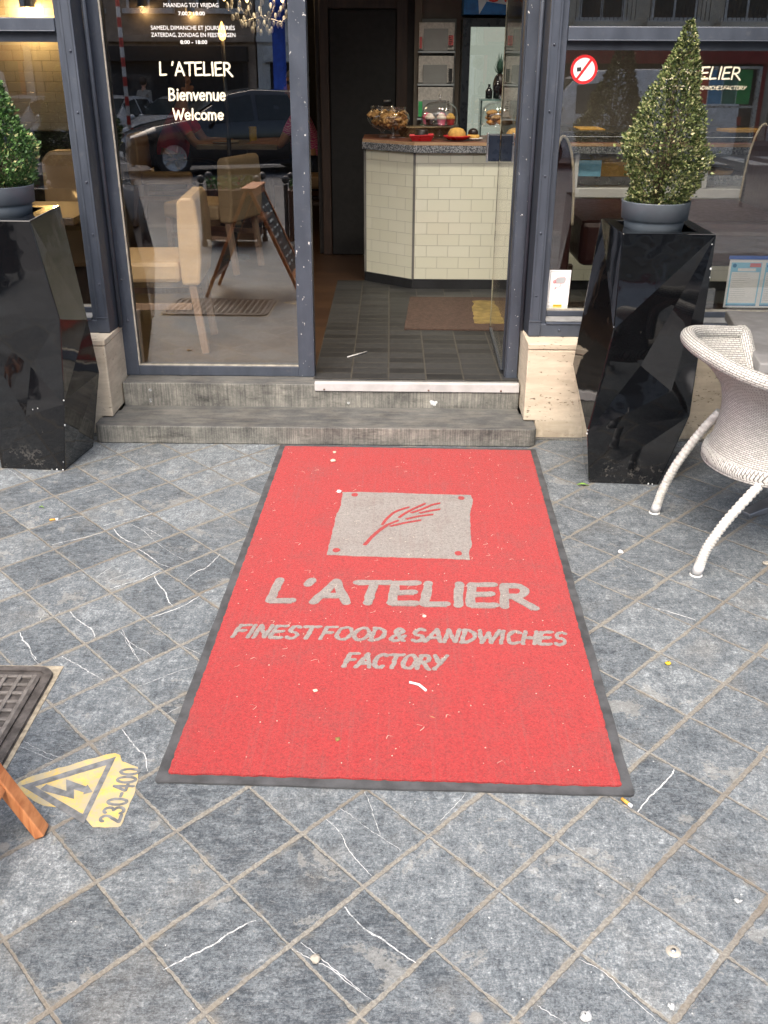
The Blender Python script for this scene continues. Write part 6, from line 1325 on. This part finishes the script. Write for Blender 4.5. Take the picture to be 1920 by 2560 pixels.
def person(lab, loc, rz, seated, shirt, trousers, hair, lean=.08, coat=False, arms=None):
    t = thing('person', lab, 'person', (0, 0, 0)); ORG[t.name] = Vector((0, 0, 0))
    hz = .53 if seated else .92; L = lean
    J = dict(pel=(0, 0, hz, .125, .15), sp=(L*.35, 0, hz+.18, .105, .145), ch=(L*.8, 0, hz+.36, .115, .165), nk0=(L, 0, hz+.50, .06), nk=(L+.015, 0, hz+.57, .048), hd=(L+.035, 0, hz+.66, .072, .078), hd2=(L+.03, 0, hz+.74, .088, .08), tp=(L+.02, 0, hz+.82, .06), ns=(L+.128, 0, hz+.68, .012), chin=(L+.088, 0, hz+.615, .028))
    E = [('pel', 'sp'), ('sp', 'ch'), ('ch', 'nk0'), ('nk0', 'nk'), ('nk', 'hd'), ('hd', 'hd2'), ('hd2', 'tp'), ('hd', 'ns'), ('hd', 'chin')]
    for s, n in ((-1, 'r'), (1, 'l')):
        J[n+'sh'] = (L*.9, s*.185, hz+.44, .058); J[n+'el'] = ((L+.15, s*.23, hz+.20, .042) if seated else (L-.02, s*.25, hz+.14, .042)); J[n+'wr'] = ((L+.38, s*.15, hz+.215, .026, .022) if seated else (L+.06, s*.25, hz-.10, .026, .022))
        E += [('ch', n+'sh'), (n+'sh', n+'el'), (n+'el', n+'wr')]
        hand_joints(J, E, n, *J[n+'wr'][:3], (1, -.15*s, -.05) if seated else (.25, 0, -1), s)
        J[n+'ear'] = (L+.03, s*.088, hz+.68, .014); E.append(('hd', n+'ear'))
        J[n+'hip'] = (.02, s*.095, hz-.03, .088); E.append(('pel', n+'hip'))
        J[n+'kn'] = ((.43, s*.12, hz-.01, .062) if seated else (.03, s*.10, .49, .058)); J[n+'an'] = ((.40, s*.12, .10, .038) if seated else (-.02, s*.10, .08, .038)); J[n+'to'] = ((.55, s*.13, .035, .034) if seated else (.13, s*.11, .035, .034))
        E += [(n+'hip', n+'kn'), (n+'kn', n+'an'), (n+'an', n+'to')]
    skin_mesh('body', J, E, 'pel', 'skin', t)
    g = 1.14; JS = {k: tuple(J[k][:3]) + tuple(r*g for r in J[k][3:]) for k in ('pel', 'sp', 'ch', 'nk0', 'rsh', 'lsh', 'rel', 'lel')}
    ES = [('pel', 'sp'), ('sp', 'ch'), ('ch', 'nk0'), ('ch', 'rsh'), ('ch', 'lsh'), ('rsh', 'rel'), ('lsh', 'lel')]
    if not coat:
        for n in 'rl': a, b_ = Vector(J[n+'sh'][:3]), Vector(J[n+'el'][:3]); JS[n+'el'] = (*a.lerp(b_, .72), .056)
    else:
        for n in 'rl': JS[n+'wr'] = (*J[n+'wr'][:3], .036); ES.append((n+'el', n+'wr'))
        JS['hem'] = (0, 0, .55, .16, .19); ES.append(('pel', 'hem'))
    JS['nk0'] = (*J['nk0'][:3], .058)
    skin_mesh('coat' if coat else 'shirt', JS, ES, 'pel', shirt, t)
    JT = {k: tuple(J[k][:3]) + tuple(r*1.13 for r in J[k][3:]) for k in ('pel', 'rhip', 'lhip', 'rkn', 'lkn', 'ran', 'lan')}
    skin_mesh('trousers', JT, [('pel', 'rhip'), ('pel', 'lhip'), ('rhip', 'rkn'), ('lhip', 'lkn'), ('rkn', 'ran'), ('lkn', 'lan')], 'pel', trousers, t)
    b = MB()
    for s in (-1, 1): b.sphere((L+.104, s*.032, hz+.705), .011, 6)
    b.build('eyes', 'ink', t)
    b = MB(); b.box(L+.104, L+.112, -.025, .025, hz+.632, hz+.640); b.build('mouth', 'pink', t, .002)
    b = MB(); b.sphere((L-.004, 0, hz+.735), .108, 10, 1.05, 1., .92)
    keep = [f for f in b.f if not all(b.v[k].x > L+.045 and b.v[k].z < hz+.79 for k in f) and not all(b.v[k].z < hz+.64 for k in f)]
    b.f = keep; b.sm = set(range(len(keep))); b.build('hair', hair, t, solid=.012)
    t.scale = (K, K, K); t.location = loc; t.rotation_euler = (0, 0, rz); return t
person('seated guest in a purple patterned top with short grey hair at the far table', (-.78, 8.6, FZ), PI, True, 'purple', 'jeans', 'greyhair', .10)
person('seated guest in a red top across the far table from the guest in purple', (-1.98, 8.6, FZ), 0, True, 'redshirt', 'jeans', 'brownhair', .16)
chair('cream leather chair under the guest in red at the far table', -2.0, 8.6, PI, 'cream')

# ================================================================== THE STREET BEHIND THE CAMERA (seen in the glass)
def planter_box(lab, x0, x1, y0, y1):
    t = thing('flower_box', lab, 'flower box', ((x0+x1)/2, (y0+y1)/2, 0), 'flower boxes at the kerb'); h = .50
    b = MB()
    for k in range(6):
        z0 = .06+k*(h-.06)/6; b.box(x0, x1, y0, y1, z0+.003, z0+(h-.06)/6)
    b.build('plank_box', 'brownbox', t, .003); MB().box(x0-.01, x1+.01, y0-.01, y1+.01, h-.001, h+.012).build('top_rim', 'brownbox', t, .003)
    for x in (x0-.025, x1+.025):
        for y in (y0+.03, y1-.03):
            p = MB().lathe([(.028, 0), (.028, .04), (.02, .05), (.02, .55), (.024, .56), (.001, .565)], (x, y, 0), 14).build('corner_post', 'post', t); MB().sphere((x, y, .605), .036, 12).build('ball_finial', 'post', p)
    b = MB(); w_ = x1-x0; d_ = y1-y0
    def cen(): return Vector((random.uniform(x0+.01, x1-.01), random.uniform(y0+.01, y1-.01), h+random.random()**1.5*.10)), Vector((random.uniform(-.5, .5), random.uniform(-.5, .5), 1))
    leaf_blob(b, cen, 900, .032, lambda: 1. if random.random() < .05 else random.betavariate(2, 2)*.8); b.build('bedding_plants', 'leafstreet', t)
planter_box('brown flower box with green bedding plants at the kerb, seen in the glass', -1.92, -1.45, -1.25, -.82); planter_box('brown flower box with pink flowers at the kerb, seen in the glass nearest the mullion', -1.13, -.62, -1.25, -.82)
planter_box('brown flower box at the kerb furthest left in the glass', -3.9, -3.4, -1.6, -1.17)

def car(name, lab, cat, paint, van=False, group=None):
    t = thing(name, lab, cat, (0, 0, 0), group); ORG[t.name] = Vector((0, 0, 0))
    if van: S_ = [(-2.3, .32, .62, .64, .72, .62), (-2.2, .24, .78, .82, .82, .72), (-1.75, .20, .92, 1.02, .86, .80), (-1.55, .20, .95, 1.10, .88, .82), (-.95, .20, .96, 1.70, .88, .74), (-.7, .20, .96, 1.80, .88, .74), (.2, .20, .96, 1.84, .88, .74), (2.0, .22, .96, 1.84, .88, .74), (2.25, .25, .95, 1.78, .86, .72), (2.3, .3, .94, 1.70, .84, .70)]; axles, wr = (-1.45, 1.35), .30
    else: S_ = [(-1.85, .26, .48, .50, .62, .55), (-1.80, .19, .57, .60, .72, .62), (-1.4, .16, .66, .74, .78, .68), (-.85, .16, .71, .84, .80, .70), (-.20, .16, .75, 1.20, .80, .58), (.2, .16, .76, 1.27, .80, .56), (.9, .16, .78, 1.25, .80, .55), (1.45, .17, .79, 1.06, .78, .56), (1.72, .2, .74, .84, .74, .60), (1.85, .3, .60, .62, .66, .55)]; axles, wr = (-1.16, 1.16), .285
    V = []
    for x, zb, zm, zt, wb, wt in S_:
        V += [(x, -wb*.92, zb), (x, -wb, (zb+zm)/2), (x, -wb*.98, zm), (x, -wt, zt), (x, 0, zt+.025), (x, wt, zt), (x, wb*.98, zm), (x, wb, (zb+zm)/2), (x, wb*.92, zb)]
    F = []
    for i in range(len(S_)-1):
        for k in range(8): a = i*9+k; F.append((a, a+1, a+10, a+9))
        F.append((i*9+8, i*9, i*9+9, i*9+17))
    F += [tuple(range(9)), tuple(range(len(V)-9, len(V)))[::-1]]
    MB().add(V, F, smooth=True).build('car_body', paint, t, .012)
    def win(pts, nm='side_window'): MB().add(pts, [tuple(range(len(pts)))]).build(nm, 'carglass', t, solid=.006)
    def side(i, f0, f1, j, s, x0f=0., x1f=1.):
        (xa, _, ma, ta, ba, wa), (xb, _, mb2, tb_, bb, wb2) = S_[i], S_[j]
        def P(x, tt, f):
            m_ = ma+(mb2-ma)*tt; t_ = ta+(tb_-ta)*tt; b_ = ba+(bb-ba)*tt; w_ = wa+(wb2-wa)*tt
            return (x, s*(b_*.98+(w_-b_*.98)*f+.007), m_+(t_-m_)*f)
        xs = [xa+(xb-xa)*q for q in (x0f, x1f)]; win([P(xs[0], x0f, f0), P(xs[1], x1f, f0), P(xs[1], x1f, f1), P(xs[0], x0f, f1)])
    if van:
        for s in (-1, 1): side(4, .10, .80, 6, s, -.0, .62)
        (xa, _, ma, ta, _, wa), (xb, _, mb2, tb_, _, wb2) = S_[3], S_[4]; win([(xa-.02, -wa*.92, ta+.05), (xa-.02, wa*.92, ta+.05), (xb-.05, wb2*.93, tb_-.03), (xb-.05, -wb2*.93, tb_-.03)], 'windscreen')
    else:
        for s in (-1, 1): side(4, .12, .88, 5, s, -.7, .9); side(5, .12, .86, 6, s, .05, .95); side(6, .12, .8, 7, s, .08, .7)
        (xa, _, ma, ta, _, wa), (xb, _, mb2, tb_, _, wb2) = S_[3], S_[4]; win([(xa-.0, -wa*.92, ta+.035), (xa-.0, wa*.92, ta+.035), (xb-.02, wb2*.93, tb_+.01), (xb-.02, -wb2*.93, tb_+.01)], 'windscreen')
    for ax in axles:
        for s in (-1, 1):
            wy = s*(S_[3][4]-.075)
            def wheel(prof, nm, mat, par):
                b = MB(); n = 28; V = []
                for r, y in prof:
                    for k in range(n): V.append((ax+r*math.cos(2*PI*k/n), wy+s*y, wr+r*math.sin(2*PI*k/n)))
                b.add(V, [(i*n+k, i*n+(k+1) % n, (i+1)*n+(k+1) % n, (i+1)*n+k) for i in range(len(prof)-1) for k in range(n)], smooth=True); return b.build(nm, mat, par)
            ty_ = wheel([(wr*.6, -.08), (wr*.96, -.08), (wr, -.05), (wr, .06), (wr*.96, .085), (wr*.68, .09)], 'wheel', 'tyre', t); wheel([(wr*.68, .085), (wr*.62, .07), (wr*.15, .088), (.001, .088)], 'rim', 'carsilver', ty_)
            b = MB()
            for k in range(5): a = 2*PI*k/5; b.bar((ax+.05*math.cos(a), wy+s*.092, wr+.05*math.sin(a)), (ax+wr*.64*math.cos(a), wy+s*.09, wr+wr*.64*math.sin(a)), .035, .012, (0, 1, 0))
            b.build('spokes', 'chrome', ty_)
    x0, z0 = S_[1][0], S_[1][2]
    for s in (-1, 1):
        b = MB(); b.sphere((x0+.14, s*S_[1][4]*.80, z0-.03), .12, 10, .55, 1.3, .9); b.build('headlight', 'lens', t)
        b = MB(); b.sphere((S_[3][0]+.32, s*(S_[3][4]+.06), S_[3][2]+.10+(.1 if van else 0)), .075, 8, .8, .6, 1.); b.build('wing_mirror', paint, t)
        MB().box(S_[-2][0]+.02, S_[-2][0]+.11, s*S_[-2][4]*.72, s*S_[-2][4]*.97, S_[-2][2]-.12, S_[-2][2]+.04).build('tail_light', 'tail', t)
    MB().box(x0-.055, x0+.10, -.42, .42, z0-.24, z0-.06).build('grille', 'black', t, .02); MB().box(x0-.065, x0-.056, -.22, .22, z0-.30, z0-.22).build('number_plate', 'white', t); MB().box(x0-.02, x0+.12, -.60, .60, S_[1][1]+.01, S_[1][1]+.09).build('bumper_grille', 'black', t, .01)
    return t
RZ = -.12
c1 = car('hatchback_car', 'black hatchback driving past, reflected in the glazed panel', 'car', 'carblack', group='cars in the street'); c1.scale = (1.14, 1.14, 1.14); c1.location = (-3.45, -11.0, RZ); c1.rotation_euler = (0, 0, -.42)
c2 = car('parked_car', 'silver parked car, nearest the white van in the row across the street', 'car', 'carsilver', group='cars in the street'); c2.location = (-9.4, -17.0, RZ); c2.rotation_euler = (0, 0, -1.35)
for x, lab in ((-7.6, 'silver parked car, second of the row across the street'), (-5.8, 'silver parked car, third of the row across the street')): dup(c2, (x, -17.1, RZ), -1.35, lab)
c3 = car('parked_car', 'dark blue parked car at the end of the row across the street', 'car', 'carblue', group='cars in the street'); c3.location = (-4.0, -17.1, RZ); c3.rotation_euler = (0, 0, -1.35); dup(c3, (-2.0, -17.3, RZ), -1.35, 'dark blue parked car beside the blue street column')
v1 = car('delivery_van', 'white van driving left, reflected in the right window', 'van', 'carwhite', True, 'vans in the street'); v1.location = (4.4, -13.4, RZ); dup(v1, (-10.6, -13.8, RZ), -1.2, 'white van coming round the corner at the left of the reflected street'); dup(v1, (13.4, -16.6, RZ), .05, 'white van at the far right of the reflected street')
person('pedestrian in a long grey coat walking on the pavement across the street', (-7.4, -19.6, 0), -1.2, False, 'greycoat', 'jeans', 'brownhair', .02, True)
# buildings across the street
def building(lab, x0, x1, H, wall, cols, rows, ground, y=-21.5, extra=False):
    t = thing('town_house', lab, 'building', ((x0+x1)/2, y, 0), 'houses across the street')
    MB().box(x0, x1, y-9, y, 0, H).build('facade', wall, t); MB().box(x0, x1, y, y+.28, H-.35, H).build('cornice', wall, t, .05); MB().box(x0, x1, y, y+.16, 2.5, 2.68).build('string_course', wall, t, .03)
    cw = (x1-x0)/cols; first = None
    for r in range(rows):
        for c in range(cols):
            xc = x0+cw*(c+.5); zb = 3.35+r*2.7
            if first is None:
                first = MB().box(xc-.55, xc+.55, y+.001, y+.03, zb, zb+1.9).build('window', 'winglass', t); f0 = (xc, zb)
                q = MB(); q.box(xc-.62, xc-.551, y, y+.08, zb, zb+1.9); q.box(xc+.551, xc+.62, y, y+.08, zb, zb+1.9); q.box(xc-.62, xc+.62, y, y+.09, zb+1.901, zb+2.0); q.box(xc-.03, xc+.03, y+.031, y+.05, zb, zb+1.9); q.build('frame', 'winframe', first); MB().box(xc-.72, xc+.72, y, y+.2, zb-.13, zb-.001).build('sill', 'winframe', first)
            else: o = dup(first, (xc-f0[0], 0, zb-f0[1]), parent=t)
            if extra and r == 0:
                q = MB()
                for k in range(15): q.box(xc-.8+k*.114, xc-.785+k*.114, y+.62, y+.64, zb-.1, zb+.75)
                q.box(xc-.82, xc+.82, y+.61, y+.65, zb+.75, zb+.79); q.build('balcony_railing', 'railing', t); MB().box(xc-.85, xc+.85, y, y+.68, zb-.26, zb-.131).build('balcony_slab', wall, t)
    sf = MB().box(x0+.3, x1-.3, y+.001, y+.05, .35, 2.0).build('shop_window', 'winglass', t); MB().box(x0+.2, x1-.2, y, y+.25, 2.001, 2.4).build('shop_fascia', ground, t, .02)
    q = MB()
    for k in range(4): xx = x0+.3+(x1-x0-.6)*k/3; q.box(xx-.06, xx+.06, y+.051, y+.12, 0, 2.0)
    q.build('shop_frame', ground, sf)
building('grey stuccoed house at the far left across the street', -26, -17, 12.5, 'stone2', 4, 3, 'black'); building('white stuccoed house left of the brown brick house across the street', -16.95, -10.5, 11, 'stone4', 3, 3, 'awningred')
building('brown brick house across the street', -10.45, -4.6, 12, 'stone3', 3, 3, 'black'); building('white house behind the blue column across the street', -4.55, 2.4, 11.5, 'stone4', 3, 3, 'winframe')
building('cream house with balconies across the street', 2.45, 10.4, 13, 'stone1', 4, 3, 'awningred', extra=True); building('white rendered house at the right across the street', 10.45, 19, 12, 'stone4', 4, 3, 'panelblue', extra=True); building('grey house at the far right across the street', 19.05, 28, 12.5, 'stone2', 4, 3, 'black')
t = thing('street_column', 'bright blue advertising column across the street', 'column', (-3.55, -18.6, 0)); MB().lathe([(.20, 0), (.20, .2), (.17, .22), (.17, 3.2), (.21, 3.22), (.21, 3.4), (.001, 3.45)], (-3.55, -18.7, 0), 24).build('column_shaft', 'bluecol', t)
t = thing('barrier_pole', 'red and white striped pole at the left of the reflected street', 'pole', (-5.72, -12.0, RZ)); MB().tube([(-5.72, -12.0, RZ), (-5.72, -12.0, 3.2)], .04, 12).build('pole_tube', stripes('red_white_bands', (.6, .6, .58), (.45, .04, .03), .9), t)
t = thing('poster_screen', 'glazed terrace screen with red, blue and green poster panels at the kerb', 'screen', (4.3, -5.9, 0))
pc = ('panelteal', 'panelred', 'panelblue', 'panelteal', 'panelgreen'); x = 3.72
for k, m_ in enumerate(pc): MB().box(x+k*.19, x+k*.19+.175, -5.9, -5.88, 1.20, 1.62).build('poster', m_, t)
b = MB(); b.box(3.55, 3.6, -5.92, -5.86, RZ, 1.66); b.box(4.72, 4.77, -5.92, -5.86, RZ, 1.66); b.box(3.6, 4.72, -5.92, -5.86, 1.63, 1.66); b.box(3.6, 4.72, -5.92, -5.86, 1.15, 1.18); b.build('screen_frame', 'steel', t)
